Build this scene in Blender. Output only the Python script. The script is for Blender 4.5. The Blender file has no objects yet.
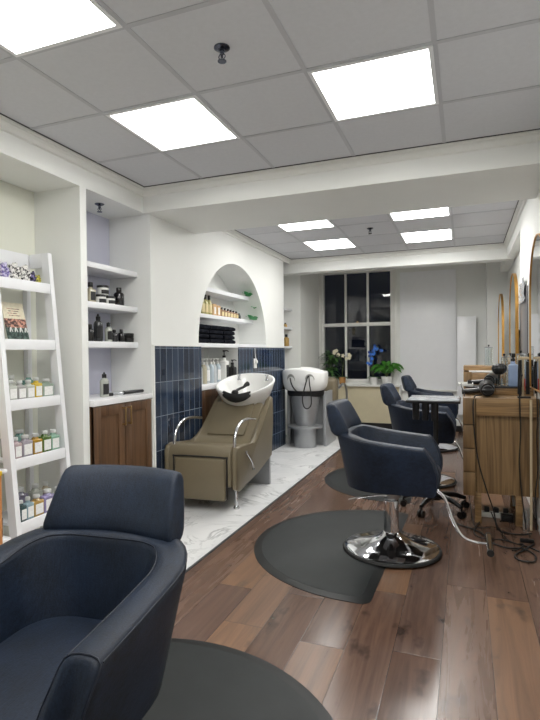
import bpy, bmesh, math, random
from mathutils import Vector, Matrix
random.seed(11)
PI = math.pi
S = bpy.context.scene
C = S.collection

# ------------------------------------------------------------------ view
S.view_settings.view_transform = 'Standard'
S.view_settings.look = 'None'
S.view_settings.gamma = 1
S.view_settings.use_curve_mapping = False
S.view_settings.exposure = 0.57

# ------------------------------------------------------------------ node helpers
def lin(c):
    return tuple(((v/255)/12.92 if v/255 <= .04045 else ((v/255+.055)/1.055)**2.4) for v in c) + (1,)

class NT:
    def __init__(s, name):
        s.m = bpy.data.materials.new(name); s.m.use_nodes = True
        s.t = s.m.node_tree; s.t.nodes.clear()
        s.out = s.n('ShaderNodeOutputMaterial')
        s.b = s.n('ShaderNodeBsdfPrincipled')
        s.l(s.b.outputs[0], s.out.inputs[0])
    def n(s, ty, **kw):
        nd = s.t.nodes.new(ty)
        for k, v in kw.items(): setattr(nd, k, v)
        return nd
    def l(s, a, b): s.t.links.new(a, b)
    def put(s, v, sock):
        if isinstance(v, bpy.types.NodeSocket): s.l(v, sock)
        else: sock.default_value = v
    def math(s, op, a, b=0.0, c=0.0):
        nd = s.n('ShaderNodeMath', operation=op)
        s.put(a, nd.inputs[0]); s.put(b, nd.inputs[1]); s.put(c, nd.inputs[2])
        return nd.outputs[0]
    def coords(s, scale=(1, 1, 1), loc=(0, 0, 0)):
        tc = s.n('ShaderNodeTexCoord'); mp = s.n('ShaderNodeMapping')
        mp.inputs['Scale'].default_value = scale; mp.inputs['Location'].default_value = loc
        s.l(tc.outputs['Object'], mp.inputs[0]); return mp.outputs[0]
    def noise(s, vec, scale, detail=4, rough=.5, dist=0):
        nd = s.n('ShaderNodeTexNoise'); s.l(vec, nd.inputs['Vector'])
        nd.inputs['Scale'].default_value = scale; nd.inputs['Detail'].default_value = detail
        nd.inputs['Roughness'].default_value = rough; nd.inputs['Distortion'].default_value = dist
        return nd.outputs[0]
    def ramp(s, f, stops):
        nd = s.n('ShaderNodeValToRGB'); s.l(f, nd.inputs[0]); e = nd.color_ramp.elements
        while len(e) < len(stops): e.new(.5)
        for k, (p, c) in enumerate(stops): e[k].position = p; e[k].color = c
        return nd.outputs[0]
    def mix(s, f, a, b, mode='MIX'):
        nd = s.n('ShaderNodeMix', data_type='RGBA', blend_type=mode)
        s.put(f, nd.inputs[0]); s.put(a, nd.inputs[6]); s.put(b, nd.inputs[7]); return nd.outputs[2]
    def white(s, x, y):
        cb = s.n('ShaderNodeCombineXYZ'); s.put(x, cb.inputs[0]); s.put(y, cb.inputs[1])
        w = s.n('ShaderNodeTexWhiteNoise', noise_dimensions='3D'); s.l(cb.outputs[0], w.inputs[0]); return w.outputs
    def bump(s, h, strength, dist=.01, normal=None):
        nd = s.n('ShaderNodeBump'); s.l(h, nd.inputs['Height'])
        nd.inputs['Strength'].default_value = strength; nd.inputs['Distance'].default_value = dist
        if normal is not None: s.l(normal, nd.inputs['Normal'])
        s.l(nd.outputs[0], s.b.inputs['Normal']); return nd.outputs[0]
    def set(s, **kw):
        for k, v in kw.items(): s.put(v, s.b.inputs[k.replace('_', ' ')])

def plain(name, rgb, rough=.5, metal=0, var=.06, nscale=12, bump=0, bscale=200, spec=.5, trans=0, coat=0):
    t = NT(name); v = t.coords(); c = lin(rgb)
    f = t.noise(v, nscale, 3)
    lo = tuple(x*(1-var) for x in c[:3])+(1,); hi = tuple(min(1, x*(1+var)) for x in c[:3])+(1,)
    t.l(t.ramp(f, [(.3, lo), (.7, hi)]), t.b.inputs['Base Color'])
    t.set(Roughness=rough, Metallic=metal, Specular_IOR_Level=spec, Transmission_Weight=trans, Coat_Weight=coat)
    if bump: t.bump(t.noise(v, bscale, 2), bump, .002)
    return t.m

def wood(name, stops, axis, rough=.45, scale=1.0, ring=9, contrast=.5, bump=.08):
    """grain runs along axis 0/1/2"""
    t = NT(name)
    sc = [9*scale]*3; sc[axis] = .55*scale
    v = t.coords(tuple(sc))
    big = t.noise(v, .8, 4, .55, .7)
    w = t.math('FRACT', t.math('MULTIPLY', big, ring))
    tri = t.math('ABSOLUTE', t.math('SUBTRACT', w, .5))
    sc2 = [130*scale]*3; sc2[axis] = 3*scale
    fine = t.noise(t.coords(tuple(sc2)), 1.0, 3, .6)
    f = t.math('ADD', t.math('MULTIPLY', tri, contrast*1.3), t.math('MULTIPLY', fine, 1-contrast*.65))
    t.l(t.ramp(f, stops), t.b.inputs['Base Color'])
    t.set(Roughness=rough)
    t.bump(fine, bump, .002)
    return t.m

def stops(cols, lo=.25, hi=.8):
    n = len(cols); return [(lo+(hi-lo)*k/(n-1), lin(c)) for k, c in enumerate(cols)]

# ------------------------------------------------------------------ materials
M = {}
M['wall'] = plain('white_wall_paint', (236, 237, 234), .55, var=.012, nscale=3, bump=.05, bscale=160, spec=.3)
M['wall_cream'] = plain('cream_wall_paint', (230, 231, 219), .55, var=.012, nscale=3, bump=.05, bscale=160, spec=.3)
M['wall_lilac'] = plain('cool_white_back_panel', (205, 206, 222), .5, var=.015, nscale=3, spec=.3)
M['trimw'] = plain('white_gloss_trim', (234, 234, 230), .35, var=.01, spec=.4)
M['ceil'] = plain('ceiling_tile_board', (212, 213, 218), .8, var=.02, nscale=40, bump=.1, bscale=400, spec=.2)
M['grid'] = plain('ceiling_grid_metal', (190, 191, 197), .45, var=.02)  # bars are white like the tiles; the darker tone paints their slight shading
M['gap'] = plain('dark_edge_strip', (70, 70, 72), .7)  # dark strip beside the marble and along the cornice's ceiling edge
M['white_lacquer'] = plain('white_lacquer', (238, 239, 242), .3, var=.01)
M['counter'] = plain('white_countertop', (236, 236, 238), .22, var=.02)
M['traytop'] = plain('grey_glass_tray_top', (176, 180, 184), .1, var=.03)
M['beige'] = plain('beige_panel_paint', (208, 198, 168), .55, var=.02)
M['black'] = plain('matte_black', (18, 18, 20), .45, var=.15)
M['blackp'] = plain('black_plastic', (16, 16, 18), .28, var=.1)
M['rubber'] = plain('black_rubber', (22, 22, 23), .6, var=.15)
M['mat'] = plain('black_anti_fatigue_mat', (33, 37, 38), .5, var=.16, nscale=9, bump=.25, bscale=420, spec=.45)
M['matedge'] = plain('black_mat_edge', (24, 26, 27), .45, var=.1, nscale=12, bump=.1, bscale=420)
M['chrome'] = plain('chrome', (225, 226, 230), .07, 1, var=.01)
M['darkchrome'] = plain('darkened_chrome', (92, 96, 108), .2, 1, var=.05)
M['steel'] = plain('brushed_steel', (180, 182, 186), .3, 1, var=.05)
M['brass'] = plain('brass', (198, 170, 122), .3, 1, var=.05)
M['gold'] = plain('gold_mirror_frame', (222, 172, 96), .3, 1, var=.05, nscale=6)
M['mirror'] = plain('mirror_glass', (238, 240, 240), .015, 1, var=.003)
M['taupe'] = plain('taupe_leatherette', (117, 107, 86), .42, var=.05, nscale=5, bump=.1, bscale=260)
M['ceramic'] = plain('white_ceramic', (240, 240, 238), .1, var=.01, coat=.5)
M['grey_base'] = plain('grey_laminate', (150, 152, 154), .4, var=.04)
M['recess'] = plain('opening_shade_grey', (150, 150, 146), .4)  # grey paints the shade inside the hose openings
M['silver'] = plain('silver_grey_shell', (160, 162, 164), .3, .45, var=.04)
M['oakH'] = wood('oak_horizontal_grain', stops([(100, 76, 48), (138, 108, 72), (162, 132, 92)], .2, .75), 0, .4, 1.0, 7)
M['oak'] = wood('oak_vertical_grain', stops([(84, 63, 39), (120, 93, 60), (146, 117, 79)], .2, .75), 2, .45, .8, 8)
M['walnut'] = wood('walnut_vertical_grain', stops([(58, 40, 27), (90, 64, 43), (114, 84, 59)], .2, .8), 2, .42, .9, 6, .4)
M['clear'] = plain('clear_glass', (246, 250, 250), .03, trans=1.0, var=.0)
M['label'] = plain('white_paper_label', (232, 232, 230), .6, var=.08, nscale=90)
M['cream_label'] = plain('cream_paper_label', (222, 206, 160), .6, var=.08, nscale=90)
M['darklabel'] = plain('black_paper_label', (28, 28, 30), .6, var=.4, nscale=150)
M['cord'] = plain('black_cable', (17, 17, 18), .45)
M['whitep'] = plain('white_plastic', (232, 232, 228), .35, var=.02)
M['creamrod'] = plain('cream_plastic_conduit', (196, 178, 148), .5, var=.04)
M['leaf'] = plain('dark_green_leaf', (72, 112, 54), .4, var=.4, nscale=14)
M['fern'] = plain('bright_green_leaf', (74, 140, 50), .4, var=.35, nscale=14)
M['sprig'] = plain('artificial_green_leaf', (24, 146, 70), .4, var=.25, nscale=30)
M['petalw'] = plain('cream_orchid_petal', (232, 226, 200), .5, var=.08, nscale=40)
M['petalb'] = plain('blue_orchid_petal', (62, 126, 222), .5, var=.3, nscale=30)
M['petalb_dark'] = plain('deep_blue_orchid_petal', (24, 62, 140), .5, var=.3, nscale=30)
M['stem'] = plain('green_stem', (88, 100, 50), .5)
M['potw'] = plain('white_glazed_pot', (224, 224, 222), .3)
M['potg'] = plain('pale_grey_pot', (196, 192, 182), .4)
M['poto'] = plain('tan_clay_pot', (190, 140, 84), .6, var=.1)
M['towel'] = plain('black_towelling', (20, 22, 30), .95, var=.3, nscale=60, bump=.8, bscale=500, spec=.1)
M['carton'] = plain('brown_cardboard', (196, 132, 76), .7, var=.06)
M['kraft'] = plain('kraft_box', (206, 170, 124), .65, var=.06)
M['yellowtape'] = plain('yellow_tape', (226, 190, 40), .4)
M['film'] = plain('crumpled_clear_film', (210, 212, 216), .12, .3, var=.1, nscale=60, bump=.9, bscale=90)
M['greyguard'] = plain('grey_wrapped_panel', (104, 104, 106), .4, 0, var=.04)
def liquid(name, rgb, tr=.35): return plain(name, rgb, .16, var=.05, trans=tr, coat=.3)
LQ = {k: liquid('liquid_'+k, c) for k, c in dict(
    frost=(232, 236, 238), iceblue=(208, 222, 232), clear=(206, 210, 200), grey=(176, 174, 172), yellow=(236, 200, 44), sage=(168, 186, 170), pink=(206, 184, 186), lilacgrey=(176, 168, 178),
    amber=(190, 146, 44), green=(92, 124, 52), mint=(156, 200, 176), teal=(120, 168, 160), darkteal=(66, 92, 94), paleblue=(168, 196, 206),
    tan=(204, 168, 96), lilac=(170, 160, 206), greylilac=(140, 136, 158), oil=(206, 200, 136), cream=(214, 206, 180), rose=(208, 170, 140),
    smoke=(62, 64, 66), black=(20, 20, 23), bluespray=(172, 196, 234)).items()}

# navy denim-like upholstery
t = NT('navy_woven_upholstery'); v = t.coords()
big = t.noise(v, 5, 4); fine = t.noise(t.coords((230, 230, 230)), 1, 2); st = t.noise(t.coords((300, 40, 40)), 1, 2)
f = t.math('ADD', t.math('MULTIPLY', big, .45), t.math('MULTIPLY', t.math('ADD', fine, st), .275))
t.l(t.ramp(f, [(.35, lin((11, 17, 26))), (.65, lin((34, 47, 68)))]), t.b.inputs['Base Color'])
t.set(Roughness=.5, Specular_IOR_Level=.34)
t.bump(t.math('ADD', fine, st), .4, .0012)
M['navy'] = t.m
M['navyseam'] = plain('navy_piping', (22, 29, 44), .5, var=.1)

# wood plank floor
t = NT('brown_plank_floor'); tc = t.n('ShaderNodeTexCoord'); sp = t.n('ShaderNodeSeparateXYZ'); t.l(tc.outputs['Object'], sp.inputs[0])
W, L = .208, 1.22
u = t.math('DIVIDE', t.math('ADD', sp.outputs[0], .518), W); col = t.math('FLOOR', u); fu = t.math('FRACT', u)
r0 = t.white(col, 7.3)[0]
vv = t.math('ADD', t.math('DIVIDE', sp.outputs[1], L), t.math('MULTIPLY', r0, 3.7)); row = t.math('FLOOR', vv); fv = t.math('FRACT', vv)
wn = t.white(col, row); rv = wn[0]
cb = t.n('ShaderNodeCombineXYZ'); t.l(t.math('MULTIPLY', sp.outputs[0], 22.), cb.inputs[0])
t.l(t.math('MULTIPLY', sp.outputs[1], 1.5), cb.inputs[1]); t.l(t.math('MULTIPLY', rv, 37.), cb.inputs[2])
g1 = t.noise(cb.outputs[0], 1.0, 5, .62, .8)
cb2 = t.n('ShaderNodeCombineXYZ'); t.l(t.math('MULTIPLY', sp.outputs[0], 9.), cb2.inputs[0])
t.l(t.math('MULTIPLY', sp.outputs[1], 5.), cb2.inputs[1]); t.l(t.math('MULTIPLY', rv, 91.), cb2.inputs[2])
knot = t.noise(cb2.outputs[0], 1.0, 3, .5)
base = t.ramp(rv, [(0, lin((98, 74, 62))), (.3, lin((114, 88, 74))), (.55, lin((106, 84, 74))), (.8, lin((124, 96, 79))), (.97, lin((138, 104, 79)))])
c1 = t.mix(t.ramp(g1, [(.36, (0, 0, 0, 1)), (.68, (1, 1, 1, 1))]), t.mix(.45, base, lin((48, 34, 29))), base)
kf = t.ramp(knot, [(.61, (0, 0, 0, 1)), (.74, (1, 1, 1, 1))])
c1 = t.mix(t.math('MULTIPLY', kf, .7), c1, lin((40, 29, 26)))
ex = t.math('MINIMUM', fu, t.math('SUBTRACT', 1., fu)); ey = t.math('MINIMUM', fv, t.math('SUBTRACT', 1., fv))
ed = t.math('MINIMUM', t.math('MULTIPLY', ex, W), t.math('MULTIPLY', ey, L))
gapm = t.math('LESS_THAN', ed, .0014)
c1 = t.mix(t.math('MULTIPLY', gapm, .75), c1, lin((34, 24, 20)))
t.l(c1, t.b.inputs['Base Color'])
t.l(t.math('ADD', .145, t.math('ADD', t.math('MULTIPLY', wn[0], .12), t.math('MULTIPLY', g1, .08))), t.b.inputs['Roughness'])
# every board lies at its own very slight tilt
geo = t.n('ShaderNodeNewGeometry'); vs = t.n('ShaderNodeVectorMath', operation='SUBTRACT'); t.l(wn[1], vs.inputs[0]); vs.inputs[1].default_value = (.5, .5, .5)
vm = t.n('ShaderNodeVectorMath', operation='SCALE'); t.l(vs.outputs[0], vm.inputs[0]); vm.inputs['Scale'].default_value = .024
va = t.n('ShaderNodeVectorMath', operation='ADD'); t.l(geo.outputs['Normal'], va.inputs[0]); t.l(vm.outputs[0], va.inputs[1])
vn = t.n('ShaderNodeVectorMath', operation='NORMALIZE'); t.l(va.outputs[0], vn.inputs[0])
t.bump(t.math('ADD', g1, t.math('MULTIPLY', t.math('MINIMUM', ed, .004), 250.)), .07, .003, vn.outputs[0])
t.set(Specular_IOR_Level=.55)
M['floor'] = t.m

# white marble tile
t = NT('white_marble_tile'); v = t.coords()
n1 = t.noise(v, 1.7, 7, .6, 1.3); vein = t.math('ABSOLUTE', t.math('SUBTRACT', n1, .5))
n2 = t.noise(v, 3.0, 4)
mask = t.math('MULTIPLY', t.ramp(vein, [(0, (1, 1, 1, 1)), (.028, (0, 0, 0, 1))]), t.ramp(n2, [(.45, (0, 0, 0, 1)), (.62, (1, 1, 1, 1))]))
c = t.mix(t.math('MULTIPLY', mask, .6), t.ramp(n2, [(.3, lin((226, 227, 228))), (.7, lin((240, 240, 240)))]), lin((130, 132, 136)))
sp = t.n('ShaderNodeSeparateXYZ'); t.l(v, sp.inputs[0])
fx = t.math('FRACT', t.math('DIVIDE', t.math('ADD', sp.outputs[0], 2.47), .43)); fy = t.math('FRACT', t.math('DIVIDE', sp.outputs[1], .9))
gm = t.math('LESS_THAN', t.math('MINIMUM', t.math('MULTIPLY', fx, .43), t.math('MULTIPLY', fy, .9)), .0025)
t.l(t.mix(t.math('MULTIPLY', gm, .5), c, lin((170, 170, 172))), t.b.inputs['Base Color']); t.set(Roughness=.18)
M['marble'] = t.m

# navy stacked wall tile
t = NT('navy_stacked_wall_tile'); v = t.coords(); sp = t.n('ShaderNodeSeparateXYZ'); t.l(v, sp.inputs[0])
u = t.math('DIVIDE', t.math('SUBTRACT', sp.outputs[1], 3.71), .0985); w = t.math('DIVIDE', t.math('SUBTRACT', sp.outputs[2], .5135), .2945)
rn = t.white(t.math('FLOOR', u), t.math('FLOOR', w))
fu = t.math('FRACT', u); fw = t.math('FRACT', w)
ed = t.math('MINIMUM', t.math('MULTIPLY', t.math('MINIMUM', fu, t.math('SUBTRACT', 1., fu)), .0985), t.math('MULTIPLY', t.math('MINIMUM', fw, t.math('SUBTRACT', 1., fw)), .2945))
gm = t.math('LESS_THAN', ed, .0022)
st = t.noise(t.coords((14, 14, 5)), 1, 4, .6, .5)
f = t.math('ADD', t.math('MULTIPLY', rn[0], .5), t.math('MULTIPLY', st, .5))
c = t.ramp(f, [(.2, lin((27, 37, 54))), (.5, lin((38, 50, 70))), (.8, lin((58, 73, 94)))])
t.l(t.mix(gm, c, lin((134, 146, 158))), t.b.inputs['Base Color'])
t.l(t.math('ADD', .12, t.math('MULTIPLY', gm, .5)), t.b.inputs['Roughness'])
t.bump(t.math('ADD', t.math('MULTIPLY', t.math('MINIMUM', ed, .006), 120.), t.math('MULTIPLY', st, .6)), .18, .004)
M['tile'] = t.m

def emit(name, rgb, k):
    m = bpy.data.materials.new(name); m.use_nodes = True; n = m.node_tree.nodes; n.clear()
    o = n.new('ShaderNodeOutputMaterial'); e = n.new('ShaderNodeEmission'); e.inputs[0].default_value = lin(rgb); e.inputs[1].default_value = k
    m.node_tree.links.new(e.outputs[0], o.inputs[0]); return m
M['light'] = emit('lit_led_diffuser', (255, 254, 250), 9.2)
M['light_far'] = emit('lit_led_diffuser_far_left', (255, 254, 250), 10.0)
M['light_far2'] = emit('lit_led_diffuser_far_right', (255, 254, 250), 19.0)

# window glass
t = NT('window_glass'); t.set(Base_Color=(1, 1, 1, 1), Roughness=.0, Transmission_Weight=1., IOR=1.45); M['pane'] = t.m

# brochure card, patterned cloth
def bands(name, cs, axis=2, scale=14, noise_s=40):
    t = NT(name); v = t.coords(); n = t.noise(v, noise_s, 3)
    t.l(t.ramp(n, cs), t.b.inputs['Base Color']); t.set(Roughness=.6); return t.m
M['leopard'] = bands('black_and_white_spotted_cloth', [(.44, lin((30, 30, 34))), (.5, lin((228, 226, 222)))], noise_s=70)
M['purplecloth'] = bands('purple_print_cloth', [(.4, lin((92, 78, 150))), (.58, lin((206, 200, 226)))], noise_s=70)
M['yellowcloth'] = bands('yellow_print_cloth', [(.4, lin((120, 124, 70))), (.55, lin((222, 212, 96)))], noise_s=60)
M['darkcloth'] = bands('dark_purple_print_cloth', [(.45, lin((26, 26, 34))), (.62, lin((150, 140, 190)))], noise_s=60)
M['cardtop'] = plain('cream_printed_card', (222, 214, 190), .5, var=.1, nscale=60)
M['cardmid'] = bands('pink_and_dark_printed_card', [(.42, lin((70, 48, 46))), (.6, lin((206, 150, 130)))], noise_s=60)
M['cardlow'] = bands('dark_green_printed_card', [(.4, lin((26, 44, 40))), (.62, lin((92, 112, 104)))], noise_s=40)

# ------------------------------------------------------------------ mesh helpers
def B(): return bmesh.new()
def box(bm, lo, hi, bev=0, seg=2):
    g = bmesh.ops.create_cube(bm, size=1); vs = g['verts']
    c = [(a+b)/2 for a, b in zip(lo, hi)]; s = [abs(b-a) for a, b in zip(lo, hi)]
    for v in vs: v.co = Vector((c[0]+v.co.x*s[0], c[1]+v.co.y*s[1], c[2]+v.co.z*s[2]))
    if bev:
        es = list({e for v in vs for e in v.link_edges})
        bmesh.ops.bevel(bm, geom=es, offset=min(bev, min(s)*.49), segments=seg, affect='EDGES', profile=.5)
    return bm
def lathe(bm, prof, c=(0, 0, 0), n=24, sx=1, sy=1):
    rings = []
    for r, z in prof:
        rings.append([bm.verts.new((c[0]+r*sx*math.cos(2*PI*k/n), c[1]+r*sy*math.sin(2*PI*k/n), c[2]+z)) for k in range(n)])
    for a, b in zip(rings, rings[1:]):
        for k in range(n): bm.faces.new((a[k], a[(k+1) % n], b[(k+1) % n], b[k]))
    if prof[0][0] > 1e-6: bm.faces.new(rings[0][::-1])
    if prof[-1][0] > 1e-6: bm.faces.new(rings[-1])
    return bm
def catmull(pts, n=6):
    P = [Vector(p) for p in pts]; P = [P[0]*2-P[1]]+P+[P[-1]*2-P[-2]]; out = []
    for i in range(1, len(P)-2):
        for k in range(n):
            s = k/n; a, b, c, d = P[i-1:i+3]
            out.append(.5*((2*b)+(c-a)*s+(2*a-5*b+4*c-d)*s*s+(3*b-a-3*c+d)*s**3))
    out.append(P[-2]); return out
def tube(bm, pts, r, n=10, smooth=5, caps=True):
    P = catmull(pts, smooth) if smooth > 1 and len(pts) > 2 else [Vector(p) for p in pts]
    rr = r if callable(r) else (lambda s: r)
    up = None; rings = []
    for i, p in enumerate(P):
        d = (P[min(i+1, len(P)-1)]-P[max(i-1, 0)])
        if d.length < 1e-9: d = Vector((0, 0, 1))
        d.normalize()
        if up is None: up = d.orthogonal().normalized()
        up = (up-d*up.dot(d)); up = up.normalized() if up.length > 1e-6 else d.orthogonal().normalized()
        q = d.cross(up); R = rr(i/max(1, len(P)-1))
        rings.append([bm.verts.new(p+(up*math.cos(2*PI*k/n)+q*math.sin(2*PI*k/n))*R) for k in range(n)])
    for a, b in zip(rings, rings[1:]):
        for k in range(n): bm.faces.new((a[k], a[(k+1) % n], b[(k+1) % n], b[k]))
    if caps: bm.faces.new(rings[0][::-1]); bm.faces.new(rings[-1])
    return bm
def cyl(bm, p0, p1, r, n=16): return tube(bm, [p0, p1], r, n, 1)
def loft(bm, rings, closed=True, cap=True):
    R = [[bm.verts.new(p) for p in ring] for ring in rings]; n = len(R[0])
    for a, b in zip(R, R[1:]):
        for k in range(n if closed else n-1): bm.faces.new((a[k], a[(k+1) % n], b[(k+1) % n], b[k]))
    if cap: bm.faces.new(R[0][::-1]); bm.faces.new(R[-1])
    return bm
def prism_x(bm, poly, x0, x1, bev=0, seg=3):
    """poly of (y, z) pushed along x"""
    a = [bm.verts.new((x0, y, z)) for y, z in poly]; b = [bm.verts.new((x1, y, z)) for y, z in poly]; n = len(poly)
    fs = [bm.faces.new(a[::-1]), bm.faces.new(b)]
    for k in range(n): fs.append(bm.faces.new((a[k], a[(k+1) % n], b[(k+1) % n], b[k])))
    if bev: bmesh.ops.bevel(bm, geom=list({e for f in fs[:2] for e in f.edges}), offset=bev, segments=seg, affect='EDGES', profile=.5)
    return bm
def prism_z(bm, poly, z0, z1):
    a = [bm.verts.new((x, y, z0)) for x, y in poly]; b = [bm.verts.new((x, y, z1)) for x, y in poly]; n = len(poly)
    bm.faces.new(a[::-1]); bm.faces.new(b)
    for k in range(n): bm.faces.new((a[k], a[(k+1) % n], b[(k+1) % n], b[k]))
    return bm
def obj(name, bm, m, parent=None, ang=40, loc=None):
    bmesh.ops.recalc_face_normals(bm, faces=bm.faces[:])
    me = bpy.data.meshes.new(name); bm.to_mesh(me); bm.free()
    me.materials.append(M[m] if isinstance(m, str) else m)
    for p in me.polygons: p.use_smooth = True
    me.set_sharp_from_angle(angle=math.radians(ang))
    o = bpy.data.objects.new(name, me); C.objects.link(o)
    if parent: o.parent = parent
    if loc: o.location = loc
    return o
def tag(o, label, cat, group=None):
    o['label'] = label; o['category'] = cat
    if group: o['group'] = group
    return o
def thing(name, label, cat, loc=(0, 0, 0), rz=0, group=None):
    o = bpy.data.objects.new(name, None); C.objects.link(o); o.empty_display_size = .1
    o.location = loc; o.rotation_euler = (0, 0, rz); return tag(o, label, cat, group)
def struct(name, bm, m, parent=None, ang=30):
    o = obj(name, bm, m, parent, ang); o['kind'] = 'structure'; return o
def dup(root, loc, rz, label, group=None):
    r = root.copy(); C.objects.link(r); r.location = loc; r.rotation_euler = (0, 0, rz); r['label'] = label
    if group: r['group'] = group
    for ch in list(root.children):
        c = ch.copy(); C.objects.link(c); c.parent = r
        for g in list(ch.children):
            d = g.copy(); C.objects.link(d); d.parent = c
    return r
R90 = PI/2

# ================================================================== SETTING
XL, XB, XR = -2.47, -2.90, .52          # left wall face, back of its alcoves, right wall face
YF, YB = -2.6, 9.05
ZC = 2.72
struct('floor', box(B(), (-1.61, YF, -.06), (1.0, YB+.1, 0)), 'floor')
struct('floor', box(B(), (-3.05, YF, -.06), (-1.625, YB+.1, .004)), 'marble')
struct('trim_1', box(B(), (-1.625, YF, -.06), (-1.61, YB-.2, .008), .002), 'gap')

# left wall with its alcoves and arch
ac, az, ar = 5.435, 1.445, .925
bm = B()
box(bm, (-3.1, YF, 0), (-2.91, 2.885, 2.76)); box(bm, (-3.1, 2.9, 0), (XB, 3.69, 2.76))
w = struct('wall_left', bm, 'wall_cream')
for lo, hi in (((-2.9, YF, 2.522), (-2.5, 3.69, 2.80)),               # fascia above the alcoves
               ((-2.91, 2.885, 0), (-2.5, 2.95, 2.522)),               # partition
               ((-3.1, 3.69, 0), (XL, 4.51, 2.80)), ((-3.1, 6.36, 0), (XL, 7.09, 2.80)), ((-3.1, 5.455, 0), (XL, 6.36, 1.41)),
               ((-3.1, 4.51, 0), (XL, 4.55, 1.41)), ((-3.1, 4.51, 0), (-2.86, 6.36, 2.8)), ((-3.1, 7.09, 0), (XB, 7.9, 2.8)), ((-3.1, 7.9, 0), (XL, YB+.1, 2.8))):
    struct('wall_left', box(B(), lo, hi), 'wall')
bm = B()
poly = []
for k in range(49):
    a = PI*k/48; poly.append((ac-ar*math.cos(a), az+ar*math.sin(a)))
poly = [(4.51, 1.41)]+poly+[(6.36, 1.41), (6.36, 2.8), (4.51, 2.8)]
# build the spandrel as strips so that it stays convex
pts = poly[:51]
for (y0, z0), (y1, z1) in zip(pts, pts[1:]):
    if y1-y0 < 1e-6: continue
    q = [(y0, z0), (y1, z1), (y1, 2.8), (y0, 2.8)]
    a = [bm.verts.new((XL, y, z)) for y, z in q]; b = [bm.verts.new((-2.86, y, z)) for y, z in q]
    bm.faces.new(a); bm.faces.new((a[0], a[1], b[1], b[0]))
bmesh.ops.remove_doubles(bm, verts=[v for v in bm.verts if abs(v.co.x-XL) < 1e-6 and 4.52 < v.co.y < 6.35 and v.co.z > 1.42], dist=1e-5)
w2 = struct('wall_left', bm, 'wall')
struct('trim_2', box(B(), (XB, 2.951, .0), (-2.885, 3.689, 2.52)), 'wall_lilac')   # cool white back panel of the second alcove
bm = B()
for y0, y1, z0, z1 in ((3.72, 4.55, 0, 1.415), (5.455, 7.085, 0, 1.415)): box(bm, (XL-.002, y0, z0), (XL+.008, y1, z1))
struct('trim_3', bm, 'tile', None)
struct('trim_4', box(B(), (XL-.002, 3.70, 0), (XL+.011, 3.722, 1.42)), 'trimw')
struct('trim_5', box(B(), (XL-.002, 3.70, 1.415), (XL+.011, 4.51, 1.424)), 'trimw')

# right wall, its beam and the deeper wall beyond
for lo, hi in (((XR, YF, 0), (.9, 5.70, 2.8)), ((XR, 5.70, 2.55), (.66, YB, 2.8)), ((.63, 5.70, 0), (.9, YB+.1, 2.85))):
    struct('wall_right', box(B(), lo, hi), 'wall')
# back wall round the window
WX0, WX1, WZ0, WZ1 = -2.435, -1.16, .80, 2.775
for lo, hi in (((-3.1, YB, 0), (WX0, YB+.25, 2.9)), ((WX1, YB, 0), (.9, YB+.25, 2.9)), ((WX0, YB, 0), (WX1, YB+.25, WZ0)), ((WX0, YB, WZ1), (WX1, YB+.25, 2.9)), ((.324, 8.7, 0), (.63, YB, 2.79))):
    struct('wall_back', box(B(), lo, hi), 'wall')
struct('wall_front', box(B(), (-3.1, YF-.15, 0), (.9, YF, 2.8)), 'wall')

# ceilings
struct('ceiling', box(B(), (-3.0, YF, ZC), (.9, 3.7, ZC+.06)), 'ceil')
struct('ceiling', box(B(), (-3.0, 4.40, ZC+.02), (.9, 7.4, ZC+.08)), 'ceil')
struct('ceiling', box(B(), (-3.0, 7.5, 2.79), (.9, YB+.1, 2.85)), 'wall')
struct('ceiling', box(B(), (-2.499, 3.64, 2.522), (.6, 4.47, 2.8)), 'wall')      # beam across the room
struct('ceiling', box(B(), (-2.9, 7.35, 2.535), (.6, 7.55, 2.8)), 'wall')      # beam in front of the window bay
gx = [-1.92+.6*k for k in range(5)]
def bars(name, z, y0, y1, ys, x0, x1):
    bm = B()
    for x in gx:
        if x0 < x < x1: box(bm, (x-.012, y0, z-.003), (x+.012, y1, z))
    for y in ys: box(bm, (x0, y-.012, z-.0034), (x1, y+.012, z))
    return struct(name, bm, 'grid')
bars('trim_6', ZC, YF, 3.6, [1.815+.6*k for k in range(-7, 3)], -2.5, XR)
bars('trim_7', ZC+.02, 4.47, 7.3, [5.0+.6*k for k in range(0, 4)], -2.44, .50)

# cornices: stepped profile (distance from wall, drop)
PR = [(0, 0), (.045, 0), (.045, .012), (.036, .018), (.036, .03), (.022, .04), (.016, .06), (.0, .066)]
def cornice(name, p0, p1, nrm, z):
    bm = B(); n = Vector(nrm)
    loft(bm, [[Vector((p[0], p[1], z))+n*d-Vector((0, 0, h)) for d, h in PR] for p in (p0, p1)])
    struct(name, bm, 'trimw', None, 20)
    bm = B(); loft(bm, [[Vector((p[0], p[1], z))+n*d-Vector((0, 0, h)) for d, h in ((.04, -.001), (.052, -.001), (.052, .005), (.04, .005))] for p in (p0, p1)])
    struct(name, bm, 'gap')
cornice('trim_8', (-2.5, YF), (-2.5, 3.64), (1, 0, 0), ZC)
cornice('trim_9', (-2.5, 3.64), (XR, 3.64), (0, -1, 0), ZC)
cornice('trim_10', (XR, YF), (XR, 3.64), (-1, 0, 0), ZC)
cornice('trim_11', (XL, 4.43), (XL, 7.35), (1, 0, 0), ZC+.02)
cornice('trim_12', (XL, 7.35), (XR, 7.35), (0, -1, 0), ZC+.02)
cornice('trim_13', (XR, 4.43), (XR, 7.35), (-1, 0, 0), ZC+.02)
struct('baseboard_back', box(B(), (-2.46, YB-.03, 0), (.32, YB, .10), .004), 'black')
struct('baseboard_right', box(B(), (XR-.015, YF, 0), (XR, 4.25, .10), .004), 'trimw')

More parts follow.
